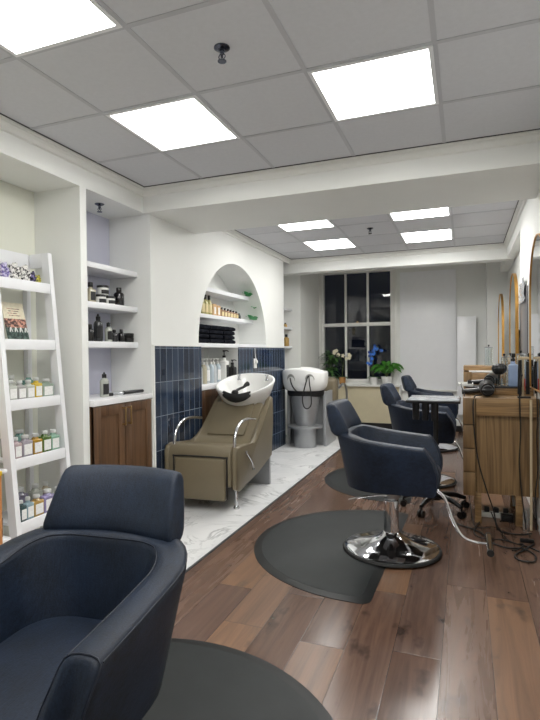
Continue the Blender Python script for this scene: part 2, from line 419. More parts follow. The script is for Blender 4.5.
# window
bm = B(); cz = 1.83
ys0, ys1 = YB+.02, YB+.08
for a, b in ((WX0, WX0+.045), (WX1-.045, WX1)): box(bm, (a, ys0, WZ0), (b, ys1+.03, WZ1), .004)
box(bm, (WX0+.045, ys0, WZ0), (WX1-.045, ys1+.03, WZ0+.06), .004); box(bm, (WX0+.045, ys0, WZ1-.03), (WX1-.045, ys1+.03, WZ1), .004)
box(bm, (WX0+.045, ys0+.005, cz-.03), (WX1-.045, ys1+.02, cz+.03), .004)
cw = (WX1-WX0-.09)/3
for k in (1, 2):
    x = WX0+.045+cw*k
    box(bm, (x-.018, ys0+.01, WZ0+.06), (x+.018, ys1, cz-.03), .004); box(bm, (x-.018, ys0+.01, cz+.03), (x+.018, ys1, WZ1-.03), .004)
win = struct('window_1', bm, 'trimw')
bm = B(); box(bm, (WX0+.05, YB+.055, WZ0+.05), (WX1-.05, YB+.06, WZ1-.03)); pn = obj('pane', bm, 'pane', win)
lk = B(); box(lk, (-1.80, ys0-.015, cz+.03), (-1.76, ys0+.015, cz+.045), .003); lathe(lk, [(.012, .045), (.012, .06), (.0, .06)], (-1.78, ys0, cz), 10)
obj('sash_lock', lk, 'brass', win)
bm = B()
box(bm, (WX0-.10, YB-.02, .78), (WX0, YB, 2.789), .006); box(bm, (WX0-.06, YB-.035, .78), (WX0-.02, YB-.02, 2.789), .006)
box(bm, (WX1, YB-.02, .78), (WX1+.07, YB, 2.789), .006); box(bm, (WX1+.02, YB-.035, .78), (WX1+.05, YB-.02, 2.789), .006)
struct('trim_14', bm, 'trimw')
sill = struct('trim_15', box(B(), (-2.46, 8.80, .745), (-1.02, YB+.03, .775), .006), 'trimw')
struct('trim_16', box(B(), (-2.46, 8.86, .10), (-1.04, 8.90, .745)), 'beige')
struct('baseboard_window', box(B(), (-2.46, 8.84, 0), (-1.04, 8.865, .12)), 'black')
struct('trim_17', box(B(), (-1.04, 8.86, 0), (-1.02, YB, .745)), 'wall')

# ================================================================== CEILING THINGS
def light_panel(cx, cy, z, label):
    r = thing('ceiling_light', label, 'ceiling light', (cx, cy, z), 0, 'square LED ceiling panels')
    bm = B()
    for lo, hi in (((-.292, -.292), (.292, -.272)), ((-.292, .272), (.292, .292)), ((-.292, -.272), (-.272, .272)), ((.272, -.272), (.292, .272))):
        box(bm, (*lo, -.008), (*hi, -.001))
    obj('frame', bm, 'white_lacquer', r)
    bm = B(); box(bm, (-.272, -.272, -.006), (.272, .272, -.002)); obj('diffuser', bm, ('light_far' if cx < -1 else 'light_far2') if cy > 4 else 'light', r)
    return r
A, D = -1.62, -.42
light_panel(A, 1.515, ZC, 'large glowing square ceiling panel at the top left, cut by the photo edge')
light_panel(A, 2.715, ZC, 'glowing square ceiling panel above the ladder shelf side, left one before the beam')
light_panel(D, 2.715, ZC, 'glowing square ceiling panel before the beam, right one with bluish tile beside it')
light_panel(D, 1.515, ZC, 'square ceiling panel overhead, right of the sprinkler and out of frame')
for y in (.315,):
    for x, s in ((A, 'left'), (D, 'right')):
        light_panel(x, y, ZC, 'square ceiling panel directly above the camera, %s of two' % s)
light_panel(A, 5.30, ZC+.02, 'glowing panel just past the beam, nearer of the left pair in the far ceiling')
light_panel(A, 6.50, ZC+.02, 'glowing panel near the window, farther of the left pair in the far ceiling')
light_panel(D, 5.30, ZC+.02, 'glowing panel just past the beam, nearer of the right pair in the far ceiling')
light_panel(D, 6.50, ZC+.02, 'glowing panel near the window, farther of the right pair in the far ceiling')
def sprinkler(x, y, z, label):
    r = thing('fire_sprinkler', label, 'sprinkler', (x, y, z), 0, 'chrome fire sprinklers')
    obj('escutcheon', lathe(B(), [(.036, 0), (.036, -.004), (.022, -.012), (.012, -.014)], n=20), 'darkchrome', r)
    bm = B(); lathe(bm, [(.010, -.012), (.010, -.03), (.006, -.034), (.006, -.045)], n=12)
    for s in (-1, 1): tube(bm, [(s*.008, 0, -.028), (s*.016, 0, -.042), (s*.004, 0, -.058)], .0025, 6)
    obj('body', bm, 'darkchrome', r)
    bm = B(); lathe(bm, [(.003, -.055), (.02, -.060), (.02, -.063), (.0, -.063)], n=14); obj('deflector', bm, 'darkchrome', r)
sprinkler(-1.013, 2.099, ZC, 'chrome fire sprinkler on a tile of the front ceiling')
sprinkler(-2.66, 3.29, 2.522, 'small chrome fire sprinkler under the top of the shelf alcove')
sprinkler(-.995, 5.841, ZC+.02, 'tiny fire sprinkler between the far ceiling panels')

# ================================================================== CHAIRS
ZB = .440
def chair_top(y):      # height of the shell's top edge against depth
    s = min(1, max(0, (y+.24)/.52)); return .738+.068*s**1.5
NA, NC, NB = 9, 9, 7
def plan(i, k, off):
    hw = .268+.066*k-off; yb = .285+.06*k-off; yf = -.285-.14*k+.262*k*k; r = max(.03, .235-off)
    n = NA+NC
    def half(j):
        if j < NA: s = j/NA; return Vector((hw, yf+(yb-r-yf)*s, 0))
        a = (j-NA)/NC*R90; return Vector((hw-r+r*math.cos(a), yb-r+r*math.sin(a), 0))
    if i <= n: return half(i)
    if i < n+NB: s = (i-n)/NB; return Vector(((hw-r)*(1-2*s), yb, 0))
    p = half(2*n+NB-i); return Vector((-p.x, p.y, 0))
NP = 2*(NA+NC)+NB
T = .095
SEC = [(0, 0), (0, .2), (0, .45), (0, .7), (0, .92), (.004, .965), (.016, .99), (.034, 1.0), (T-.032, 1.0), (T-.014, .99), (T-.003, .965), (T, .92), (T+.004, .7), (T+.012, .45), (T+.02, .2), (T+.02, .05)]
def sec_pt(i, off, f):
    y = plan(i, 1, 0).y; zt = chair_top(y); z = ZB+(zt-ZB)*f; k = (z-ZB)/(.81-ZB)
    p = plan(i, k, off); p.z = z; return p
def shell_mesh():
    bm = B(); rings = []
    def endring(i, sc, dy):
        R = [sec_pt(i, o, f) for o, f in SEC]; c = sum(R, Vector())/len(R)
        return [Vector((c.x+(p.x-c.x)*sc, p.y+dy, c.z+(p.z-c.z)*(1-(1-sc)*.35))) for p in R]
    rings += [endring(0, .55, -.022), endring(0, .86, -.017), endring(0, .97, -.008)]
    rings += [[sec_pt(i, o, f) for o, f in SEC] for i in range(NP+1)]
    rings += [endring(NP, .97, -.008), endring(NP, .86, -.017), endring(NP, .55, -.022)]
    return loft(bm, rings)
def piping_mesh():
    bm = B()
    for o, f in ((.004, .965), (T-.004, .968)):
        tube(bm, [sec_pt(i, o, f) for i in range(NP+1)], .0024, 6, 1)
    for i in (0, NP):
        tube(bm, [sec_pt(i, o, f)+Vector((0, -.008, 0)) for o, f in SEC[1:15]], .0024, 6, 1)
    return bm
def seat_mesh():
    bm = B(); rings = []
    def ring(z, ins):
        P = []
        for k in range(40):
            a = 2*PI*k/40; c, s = math.cos(a), math.sin(a); e = .45
            x = (.225-ins)*math.copysign(abs(c)**e, c); y = -.045+(.275-ins)*math.copysign(abs(s)**e, s)
            P.append(Vector((x, y, z)))
        return P
    rings = [ring(.475, .03), ring(.478, .012), ring(.49, 0), ring(.535, 0), ring(.553, .008), ring(.563, .028), ring(.567, .06), ring(.568, .12)]
    return loft(bm, rings)
def headrest_mesh():
    bm = B(); rings = []
    prof = [(-.060, .010), (-.065, .024), (-.062, .06), (-.052, .12), (-.040, .18), (-.026, .205), (-.006, .213), (.018, .208), (.034, .19), (.046, .13), (.054, .07), (.056, .03), (.046, .010), (.03, -.002), (0, -.005), (-.036, -.004), (-.052, .0)]
    tilt = math.radians(20)
    def ring(x, sc):
        P = []; cy = -(abs(x)/.215)**2*.045
        for y, z in prof:
            yy = y*sc; zz = .1+(z-.1)*(.6+.4*sc)
            P.append(Vector((x*1.045*(1-.09*z/.21), .352+cy+yy*math.cos(tilt)+(zz-.05)*math.sin(tilt), .788+zz*1.01*math.cos(tilt)-yy*math.sin(tilt)*.5)))
        return P
    rings.append(ring(-.222, .62)); rings.append(ring(-.220, .86)); rings.append(ring(-.213, .97))
    for k in range(15): rings.append(ring(-.20+.4*k/14, 1))
    rings += [ring(.213, .97), ring(.220, .86), ring(.222, .62)]
    return loft(bm, rings)
def make_chair(label):
    r = thing('styling_chair', label, 'salon chair', (0, 0, 0), 0, 'navy styling chairs')
    sh = obj('tub_shell', shell_mesh(), 'navy', r, 60); obj('piping', piping_mesh(), 'navyseam', sh, 60)
    obj('seat', seat_mesh(), 'navy', r, 60)
    h = obj('headrest', headrest_mesh(), 'navy', r, 60)
    for s in (-1, 1):
        bm = B(); box(bm, (s*.10-.010, .285, .76), (s*.10+.010, .31, .82), .003); obj('headrest_bracket', bm, 'steel', h)
    bm = B(); prism_z(bm, [(p.x, p.y) for p in [plan(i, 0, .012) for i in range(NP+1)]], .435, .475); obj('seat_pan', bm, 'black', r)
    bm = B(); lathe(bm, [(.325, .0), (.328, .006), (.322, .016), (.309, .018)], n=64); bs = obj('base_ring', bm, 'rubber', r)
    obj('base_disc', lathe(B(), [(.309, .010), (.309, .020), (.295, .027), (.22, .040), (.14, .062), (.09, .085), (.066, .105), (.056, .118), (.050, .120)], n=64), 'chrome', r, 50)
    obj('column', lathe(B(), [(.049, .11), (.049, .33), (.044, .335), (.032, .336), (.032, .43)], n=32), 'chrome', r)
    bm = B(); box(bm, (-.10, -.14, .425), (.10, .14, .437), .006); box(bm, (-.055, -.06, .385), (.055, .06, .43), .01); lathe(bm, [(.054, .345), (.058, .35), (.058, .385)], n=24); obj('lift_housing', bm, 'steel', r)
    bm = B(); tube(bm, [(-.05, .02, .372), (-.09, .10, .375), (-.10, .19, .358), (-.10, .27, .335)], lambda s: .008-.003*s, 10); obj('lift_lever', bm, 'chrome', r)
    bm = B(); tube(bm, [(0, -.12, .435), (0, -.25, .435), (0, -.335, .385), (0, -.39, .24), (0, -.45, .135), (0, -.53, .105), (0, -.60, .103)], .0105, 12, 6)
    fr = obj('footrest', bm, 'chrome', r, 60)
    obj('foot_bar', cyl(B(), (-.15, -.612, .105), (.15, -.612, .105), .019, 18), 'chrome', fr, 60)
    for s in (-1, 1): obj('end_cap', cyl(B(), (s*.15, -.612, .105), (s*.166, -.612, .105), .021, 18), 'rubber', fr)
    return r
SINK = .036    # the foreground chair stands pumped lower than the others
c1 = make_chair('large navy salon chair in the left foreground, facing the camera, headrest towards us')
c1.location = (-1.043, 1.07, .012); c1.rotation_euler = (0, 0, .085)
c2 = dup(c1, (-.472, 3.525, .012), R90, 'navy salon chair on a chrome disc base in the middle of the floor, facing right')
dup(c1, (-.41, 5.50, .012), R90, 'navy salon chair behind the middle one, partly hidden by the trolley tray')
dup(c1, (-.41, 7.42, .012), R90, 'farthest navy salon chair, mostly its headrest showing before the white back wall')

for ch in c1.children:
    if ch.name.split('.')[0] not in ('base_ring', 'base_disc', 'column', 'footrest'): ch.location.z -= SINK
def make_mat(label, loc, rz):
    # D shape: straight side on local -y, half round towards +y
    r = thing('floor_mat', label, 'mat', loc, rz, 'black half-round salon mats')
    def outline(ins):
        R = .83-ins; P = []; rc = .06
        for k in range(6):
            a = -R90+R90*k/5; P.append((R-rc+rc*math.cos(a), -.07+rc+ins+rc*math.sin(a)))
        for k in range(1, 48):
            a = PI*k/48; P.append((R*math.cos(a), .06+R*math.sin(a)))
        for k in range(6):
            a = PI+R90*k/5; P.append((-R+rc+rc*math.cos(a), -.07+rc+ins+rc*math.sin(a)))
        return P
    bm = B(); loft(bm, [[(x, y, z) for x, y in outline(i)] for i, z in ((0, 0), (0, .003), (.05, .011))]); obj('bevelled_edge', bm, 'matedge', r, 20)
    bm = B(); loft(bm, [[(x, y, z) for x, y in outline(i)] for i, z in ((.05, .005), (.052, .0118))]); obj('mat_top', bm, 'mat', r, 20)
    return r
m1 = make_mat('black half-round mat under the foreground chair, cut by the bottom edge', (-1.09, 1.22, 0), 0)
dup(m1, (-.53, 3.54, 0), R90-math.radians(1.5), 'black half-round mat under the middle salon chair')
dup(m1, (-.53, 5.46, 0), R90, 'black half-round mat under the second salon chair, only its left curve in view')

# ================================================================== LEFT ALCOVES
bk = thing('alcove_shelving', 'three white shelves fixed in the alcove beside the ladder shelf', 'shelves', (-2.6, 3.32, 1.4))
for z0, z1 in ((2.0, 2.042), (1.70, 1.745), (1.40, 1.448)):
    obj('shelf', box(B(), (-2.885, 2.951, z0), (-2.60, 3.689, z1), .003), 'white_lacquer', bk).location = (2.6, -3.32, -1.4)
def cabinet(y0, y1, label, xb=-2.875):
    c = thing('base_cabinet', label, 'cabinet', (-2.66, (y0+y1)/2, 0), 0, 'walnut base cabinets')
    off = (2.66, -(y0+y1)/2, 0)
    obj('carcass', box(B(), (xb, y0, 0), (-2.50, y1, .975)), 'walnut', c).location = off
    obj('plinth', box(B(), (-2.50, y0+.01, .0), (-2.49, y1-.01, .08)), 'black', c).location = off
    obj('countertop', box(B(), (xb, y0, .975), (-2.463, y1, 1.02), .003), 'counter', c).location = off
    ym = (y0+y1)/2
    for a, b, hy in ((y0+.012, ym-.003, ym-.035), (ym+.003, y1-.012, ym+.035)):
        bm = B(); x0, x1 = -2.495, -2.470
        f = .075
        box(bm, (x0, a, .09), (x1-.008, b, .97))
        box(bm, (x0, a, .09), (x1, a+f, .97), .002); box(bm, (x0, b-f, .09), (x1, b, .97), .002)
        box(bm, (x0, a+f, .97-f), (x1, b-f, .97), .002); box(bm, (x0, a+f, .09), (x1, b-f, .09+f), .002)
        d = obj('door', bm, 'walnut', c, 30); d.location = off
        bm = B(); box(bm, (-2.443, hy-.007, .80), (-2.435, hy+.007, .945), .002)
        for z in (.81, .935): box(bm, (-2.471, hy-.006, z-.006), (-2.436, hy+.006, z+.006))
        obj('handle', bm, 'brass', d)
    return c
cabinet(2.952, 3.688, 'walnut cabinet with brass handles under the white counter, left of the navy tiles')
cabinet(4.552, 5.452, 'walnut cabinet in the niche behind the taupe wash chair', -2.858)
ns = thing('niche_shelving', 'three white shelves inside the arched wall niche', 'shelves', (-2.66, ac, 1.41))
for z0, z1, xf in ((1.41, 1.452, -2.466), (1.735, 1.775, -2.625), (2.025, 2.07, -2.62)):
    hw = .925 if z0 < 1.5 else math.sqrt(ar**2-(z1-az)**2)-.002
    bm = B()
    if z0 > 1.5:
        h0 = math.sqrt(ar**2-(z0-az)**2)-.003
        loft(bm, [[(x, ac-h0, z0), (x, ac+h0, z0), (x, ac+hw, z1), (x, ac-hw, z1)] for x in (-2.859, xf)])
    else: box(bm, (-2.859, ac-hw+.001, z0), (xf, ac+hw-.001, z1), .003)
    obj('shelf', bm, 'white_lacquer', ns).location = (2.66, -ac, -1.41)
fs = thing('corner_shelving', 'narrow white shelves in the recess left of the window', 'shelves', (-2.7, 7.5, 1.4))
for z in (1.41, 1.71, 2.01):
    obj('shelf', box(B(), (-2.899, 7.091, z), (-2.615, 7.899, z+.035), .003), 'white_lacquer', fs).location = (2.7, -7.5, -1.4)

# ---- bottles
def bottle(label, loc, h, w, kind='round', body='clear', cap='blackp', lab=None, rz=R90, group=None, name='bottle', capkind='plain', d=None):
    r = thing(name, label, name.split('_')[-1], loc, rz, group); d = d or w
    bh = h*(.84 if cap == 'clearcap' else .76 if capkind != 'jar' else .74); R = w/2
    bmat = LQ[body] if body in LQ else M[body]
    bm = B()
    if kind == 'round': lathe(bm, [(R*.92, 0), (R, .006), (R, bh*.82), (R*.8, bh*.93), (R*.42, bh), (R*.42, bh+.012)], n=18)
    elif kind == 'jar': lathe(bm, [(R*.94, 0), (R, .006), (R, bh), (R*.9, bh+.003)], n=20)
    else:
        box(bm, (-w/2, -d/2, 0), (w/2, d/2, bh*.88), min(w, d)*.18, 3)
        lathe(bm, [(R*.62, bh*.86), (R*.5, bh*.94), (R*.36, bh), (R*.36, bh+.012)], n=14)
    obj('body', bm, bmat, r, 50)
    bm = B(); cm = M.get(cap) or LQ[cap]
    if capkind == 'plain': lathe(bm, [(R*.5, bh+.002), (R*.52, bh+.004), (R*.5, h*.97), (R*.44, h), (0, h)], n=16)
    elif capkind == 'jar': lathe(bm, [(R*1.03, bh), (R*1.03, h-.002), (R*.98, h), (0, h)], n=20)
    elif capkind == 'dropper': lathe(bm, [(R*.5, bh+.002), (R*.5, bh+.03), (R*.26, bh+.034), (R*.3, h*.93), (R*.15, h), (0, h)], n=14)
    elif capkind == 'pump':
        lathe(bm, [(R*.48, bh+.002), (R*.48, bh+.025), (R*.14, bh+.028), (R*.14, h*.95), (R*.4, h*.95), (R*.4, h), (0, h)], n=14)
        tube(bm, [(0, 0, h*.975), (0, -R*.8, h*.985), (0, -R*1.3, h*.955)], R*.13, 8)
    elif capkind == 'trigger':
        lathe(bm, [(R*.48, bh+.002), (R*.48, bh+.02), (R*.3, bh+.025), (R*.3, h*.9)], n=14)
        box(bm, (-R*.4, -R*1.2, h*.88), (R*.4, R*.7, h), .006); tube(bm, [(0, -R*.7, h*.89), (0, -R*.95, h*.84), (0, -R*.8, h*.76)], R*.15, 6)
    obj('lid' if capkind == 'jar' else 'cap', bm, cm, r, 50)
    if lab:
        bm = B(); z0, z1 = bh*.14, bh*.70
        if kind == 'rect': box(bm, (-w*.36, -d/2-.0012, z0), (w*.36, -d/2+.002, z1))
        else:
            n = 10; a0 = -PI*.86; a1 = -PI*.14
            P = [(math.cos(a0+(a1-a0)*k/n)*(R+.0008), math.sin(a0+(a1-a0)*k/n)*(R+.0008)) for k in range(n+1)]
            Q = [(x*.97, y*.97) for x, y in P]
            loft(bm, [[(x, y, z) for x, y in P+Q[::-1]] for z in (z0, z1)])
        obj('paper_label', bm, lab, r, 50)
    return r
GB = 'hair products on the alcove shelves'
z = 1.746
bottle('dark bottle at the left end of the alcove product shelf, half hidden by the frame', (-2.70, 3.110, z), .15, .06, 'round', 'smoke', lab='darklabel', group=GB)
bottle('cream bottle with a black cap and dark label, second on the alcove product shelf', (-2.68, 3.195, z), .155, .075, 'rect', 'cream', lab='darklabel', group=GB, d=.05)
bottle('lower left white jar with black lid, carrying another jar', (-2.68, 3.310, z), .072, .085, 'jar', 'whitep', 'blackp', 'darklabel', group='black-lidded jars', name='cosmetic_jar', capkind='jar')
bottle('lower right white jar with a plain front beside the black bottle', (-2.665, 3.405, z), .066, .082, 'jar', 'whitep', 'blackp', 'darklabel', group='black-lidded jars', name='cosmetic_jar', capkind='jar')
bottle('white jar with black lid stacked on top of the two lower jars', (-2.685, 3.345, z+.0725), .075, .09, 'jar', 'whitep', 'blackp', 'darklabel', group='black-lidded jars', name='cosmetic_jar', capkind='jar')
bottle('black bottle standing behind the white jars on the alcove shelf', (-2.77, 3.470, z), .14, .06, 'round', 'black', group=GB)
bottle('large black round-shouldered bottle at the right end of the alcove product shelf', (-2.665, 3.520, z), .15, .085, 'round', 'black', group=GB)
z = 1.449
bottle('black bottle at the left end of the lower alcove shelf', (-2.70, 3.110, z), .12, .045, 'round', 'black', group=GB)
bottle('squat black bottle, second on the lower alcove shelf', (-2.67, 3.170, z), .13, .06, 'round', 'black', group=GB)
bottle('black bottle behind the tall dropper on the lower alcove shelf', (-2.75, 3.230, z), .14, .05, 'round', 'black', group=GB)
bottle('tall smoky dropper bottle with a pointed black bulb on the lower alcove shelf', (-2.67, 3.265, z), .215, .07, 'round', 'smoke', lab='darklabel', group=GB, capkind='dropper')
bottle('shorter clear dropper bottle with black label on the lower alcove shelf', (-2.66, 3.375, z), .155, .06, 'round', 'clear', lab='darklabel', group=GB, capkind='dropper')
bottle('small smoky bottle with black cap, right of the droppers', (-2.67, 3.460, z), .10, .055, 'round', 'smoke', lab='darklabel', group=GB)
bottle('small black bottle next to the flat black tins', (-2.65, 3.525, z), .105, .055, 'round', 'black', group=GB)
for k, s in enumerate(('lower', 'upper')):
    tt = tag(obj('hair_wax_tin', lathe(B(), [(.044, 0), (.046, .003), (.046, .018), (.047, .019), (.047, .034), (.044, .037), (0, .037)], (-2.66, 3.630, z+k*.038), 24), 'black'), s+' of two flat black tins stacked at the end of the lower alcove shelf', 'tin', 'black wax tins')
bottle('clear dropper bottle with black label standing on the white counter', (-2.60, 3.240, 1.021), .19, .068, 'round', 'clear', lab='darklabel', capkind='dropper')
hs = thing('hair_straightener', 'black handled hair tool lying on the white alcove counter', 'hair tool', (-2.58, 3.450, 1.037), 0)
bm = B(); tube(bm, [(0, 0, 0), (.02, .12, .002), (.03, .22, 0)], lambda s: .016-.003*s, 12); obj('handle', bm, 'blackp', hs, 60)
bm = B(); tube(bm, [(0, .0, 0), (-.01, -.07, -.002), (-.02, -.12, -.004)], .009, 12); obj('barrel', bm, 'steel', hs, 60)
bm = B(); tube(bm, [(-.02, -.115, -.004), (-.03, -.16, -.002)], .014, 12); obj('brush_head', bm, 'black', hs, 60)

# arch niche contents
GA = 'bottles in the arched niche'
for k, (y, s) in enumerate(((4.99, 'left'), (5.075, 'middle'), (5.165, 'right'))):
    bottle('tall yellow-green bottle with black cap, %s of three in the arch' % s, (-2.69, y, 1.776), .222, .068, 'round', 'oil', group=GA, lab='cream_label')
bottle('small brown bottle tucked at the left edge of the arch shelf', (-2.73, 4.91, 1.776), .11, .05, 'round', 'tan', group=GA)
for k, (y, s) in enumerate(((5.275, 'left'), (5.375, 'right'))):
    bx = thing('product_box', '%s of two kraft product boxes on the arch shelf' % s, 'box', (-2.70, y, 1.776), 0, 'kraft product boxes')
    obj('carton', box(B(), (-.03, -.043, 0), (.03, .043, .135-.01*k), .002), 'kraft', bx)
    obj('paper_label', box(B(), (.029, -.02, .02), (.031, .02, .10)), 'label', bx)
for k in range(6):
    bottle('small rose-tinted bottle with black cap, %s of the row in the arch' % ('first', 'second', 'third', 'fourth', 'fifth', 'last')[k], (-2.685, 5.475+.082*k, 1.776), .112-.004*k, .055, 'round', 'rose', group=GA, lab='cream_label')
bottle('little dark bottle at the right end of the arch shelf row', (-2.69, 5.985, 1.776), .075, .045, 'round', 'smoke', group=GA)
def towel(label, loc, w, d, h, g):
    bm = B(); rings = []
    n = 9
    for k in range(n+1):
        y = -w/2+w*k/n; R = []; hh = h*(1+.015*math.sin(k*2.1+loc[2]*40)); dd = d/2-.006*math.sin(k*1.3+loc[2]*90)
        if k in (0, n): hh *= .8
        for q in range(20):
            a = 2*PI*q/20; c, s = math.cos(a), math.sin(a)
            R.append((dd*math.copysign(abs(c)**.32, c), y, hh/2+hh/2*math.copysign(abs(s)**.32, s)))
        rings.append(R)
    loft(bm, rings); o = obj('folded_towel', bm, 'towel', None, 60); o.location = loc; return tag(o, label, 'towel', g)
for si, (y, w, nm) in enumerate(((4.665, .24, 'left'), (4.96, .31, 'middle'), (5.28, .28, 'right'))):
    n = 4
    for k in range(n):
        towel('folded black towel, %s in the %s stack at the bottom of the arch' % (('lowest', 'second up', 'third up', 'topmost')[k], nm), (-2.63, y, 1.4535+k*.0485), w, .28, .048, 'folded black towels')
bottle('slim black pump bottle beside the right towel stack in the arch', (-2.58, 5.49, 1.453), .16, .05, 'round', 'black', group=GA, capkind='pump')
def sprig(label, loc, n, ln, rot):
    bm = B()
    for k in range(n):
        a = rot+(k-(n-1)/2)*.38; d = Vector((.55*math.sin(a)+.15, math.cos(a)*(1 if k % 3 else -.7), .16*math.cos(k*2.)))
        L_ = ln*(1-.1*abs(k-(n-1)/2)); W_ = ln*.22
        sd_ = (d.cross(Vector((0, 0, 1))).normalized()+Vector((0, 0, .2))).normalized(); top = []; bot = []
        for j in range(7):
            q = j/6; w_ = W_*math.sin(PI*min(1, q*.97+.02))**.8; c = d*L_*q+Vector((0, 0, .012*math.sin(PI*q)+.002*k)); top.append(c+sd_*w_); bot.append(c-sd_*w_-Vector((0, 0, .01*math.sin(PI*q))))
        P = top+bot[::-1]
        loft(bm, [[p+Vector((0, 0, e)) for p in P] for e in (-.0012, .0012)])
    o = obj('leaf_sprig', bm, 'sprig', None, 30); o.location = loc; return tag(o, label, 'leaf sprig', 'green leaf sprigs')
sprig('green leaf sprig at the right end of the top arch shelf', (-2.60, 6.0, 2.086), 5, .14, .05)
sprig('small green leaf stuck on the arch side between two shelves', (-2.56, 6.17, 1.93), 2, .10, -.5)
sprig('green leaf sprig at the right end of the bottle shelf in the arch', (-2.60, 6.13, 1.795), 5, .17, .0)
# lower niche
GN = 'clear pump bottles in the lower niche'
for k in range(8):
    bottle('clear pump bottle, %s from the left behind the wash basin' % ('first', 'second', 'third', 'fourth', 'fifth', 'sixth', 'seventh', 'eighth')[k], (-2.62+.01*(k % 2), 4.62+.083*k, 1.021), .27, .072, 'round', ('frost', 'iceblue', 'frost', 'cream', 'frost', 'iceblue', 'frost', 'iceblue')[k], 'whitep', group=GN, capkind='pump', lab='label' if k % 3 == 1 else None)
bottle('white bottle with black label and tall black pump in the lower niche', (-2.56, 5.27, 1.021), .36, .085, 'rect', 'whitep', 'blackp', 'darklabel', capkind='pump')
bottle('black bottle with pump standing against the tiles behind the basin', (-2.52, 5.40, 1.021), .25, .08, 'rect', 'black', 'blackp', None, capkind='pump')
# far recess
bottle('dark capped tan bottle on the lowest shelf of the window recess', (-2.66, 7.74, 1.446), .19, .09, 'round', 'tan', 'blackp')
bottle('little amber bottle on the middle shelf of the window recess', (-2.66, 7.70, 1.746), .07, .06, 'round', 'amber', 'blackp')
# socket with cord on the tiles
so = thing('wall_socket', 'white wall socket with a white cord on the navy tiles', 'socket', (XL+.008, 5.94, 1.215), 0)
obj('plate', box(B(), (0, -.045, -.06), (.012, .045, .06), .004), 'whitep', so)
obj('plug', box(B(), (.012, -.02, .0), (.035, .02, .04), .005), 'whitep', so)
bm = B(); tube(bm, [(.02, 0, .04), (.012, -.01, .10), (.010, -.015, .19)], .005, 8); obj('cord', bm, 'whitep', so)
so2 = thing('wall_socket', 'white wall socket in the recess beside the window', 'socket', (-2.899, 7.62, 1.1), 0)
obj('plate', box(B(), (0, -.045, -.06), (.012, .045, .06), .004), 'whitep', so2)
obj('rocker_switch', box(B(), (.012, -.015, -.02), (.018, .015, .02), .002), 'whitep', so2)

# ================================================================== LADDER SHELF
Y0, Y1 = 2.315, 2.80
def lx(z): return -2.485-.094*z           # front face of the leaning frame
ld = thing('ladder_shelf', 'white leaning ladder shelf full of bottles in the left alcove', 'shelf unit', (-2.6, 2.53, 0))
LO = (2.6, -2.53, 0)
for y in (Y0, Y1-.035):
    bm = B(); loft(bm, [[(lx(z)-.062, y, z), (lx(z), y, z), (lx(z), y+.035, z), (lx(z)-.062, y+.035, z)] for z in (0.004, 2.05)]); obj('leg', bm, 'white_lacquer', ld).location = LO
obj('rear_leg', box(B(), (-2.909, Y0, .004), (-2.87, Y0+.035, 2.05), .002), 'white_lacquer', ld).location = LO
obj('rear_leg', box(B(), (-2.909, Y1-.035, .004), (-2.87, Y1, 2.05), .002), 'white_lacquer', ld).location = LO
bm = B(); box(bm, (-2.868, Y0+.036, 1.955), (-2.85, Y1-.036, 2.05), .002); obj('top_rail', bm, 'white_lacquer', ld).location = LO
for y in (Y0+.004, Y1-.03): obj('side_rail', box(B(), (-2.849, y, 1.955), (lx(1.97)-.066, y+.026, 2.05), .002), 'white_lacquer', ld).location = LO
TZ = (1.79, 1.405, 1.03, .67, .285)
for z in TZ:
    bm = B(); xf = lx(z)-.004
    box(bm, (-2.86, Y0+.036, z+.018), (xf-.016, Y1-.036, z+.035))
    box(bm, (xf-.018, Y0+.036, z-.022), (xf, Y1-.036, z+.045), .002)
    obj('tray_shelf', bm, 'white_lacquer', ld).location = LO
GL = 'bottles on the ladder shelf'
def row(z, items, back=0):
    for y, h, w, colr, lab in items: bottle(lab, (lx(z)-.058-back, Y0+.052+(y-2.305)*.87, z+.036), h*.82, w, 'rect', colr, 'clearcap', 'label' if not back else None, group=GL, d=.052)
M['clearcap'] = plain('frosted_white_cap', (226, 228, 226), .3, trans=.3)
row(TZ[2], [(2.345, .155, .07, 'clear', 'clear bottle at the left end of the ladder middle shelf'), (2.425, .15, .07, 'grey', 'grey bottle with white label, second on the ladder middle shelf'), (2.505, .15, .07, 'clear', 'clear bottle with white label beside the yellow one on the ladder middle shelf'),
            (2.58, .165, .066, 'yellow', 'bright yellow bottle on the ladder middle shelf'), (2.675, .15, .10, 'sage', 'pale sage bottle with wide label right of the yellow one')])
row(TZ[2], [(2.37, .19, .07, 'clear', 'rear clear bottle at the left of the ladder middle shelf'), (2.47, .19, .07, 'clear', 'rear clear bottle at the middle of the ladder middle shelf'), (2.63, .19, .075, 'teal', 'rear pale teal bottle behind the yellow one')], .11)
row(TZ[3], [(2.345, .165, .06, 'pink', 'pinkish bottle at the left end of the fourth ladder shelf'), (2.43, .17, .085, 'lilacgrey', 'lilac-grey bottle with square label on the fourth ladder shelf'), (2.525, .165, .08, 'amber', 'amber bottle with white label on the fourth ladder shelf'),
            (2.615, .175, .08, 'green', 'olive green bottle with white label on the fourth ladder shelf'), (2.70, .17, .08, 'mint', 'mint green bottle at the right end of the fourth ladder shelf')])
row(TZ[3], [(2.40, .20, .09, 'clear', 'clear bottle at the rear of the fourth ladder shelf'), (2.50, .195, .10, 'teal', 'teal bottle at the rear of the fourth ladder shelf')], .11)
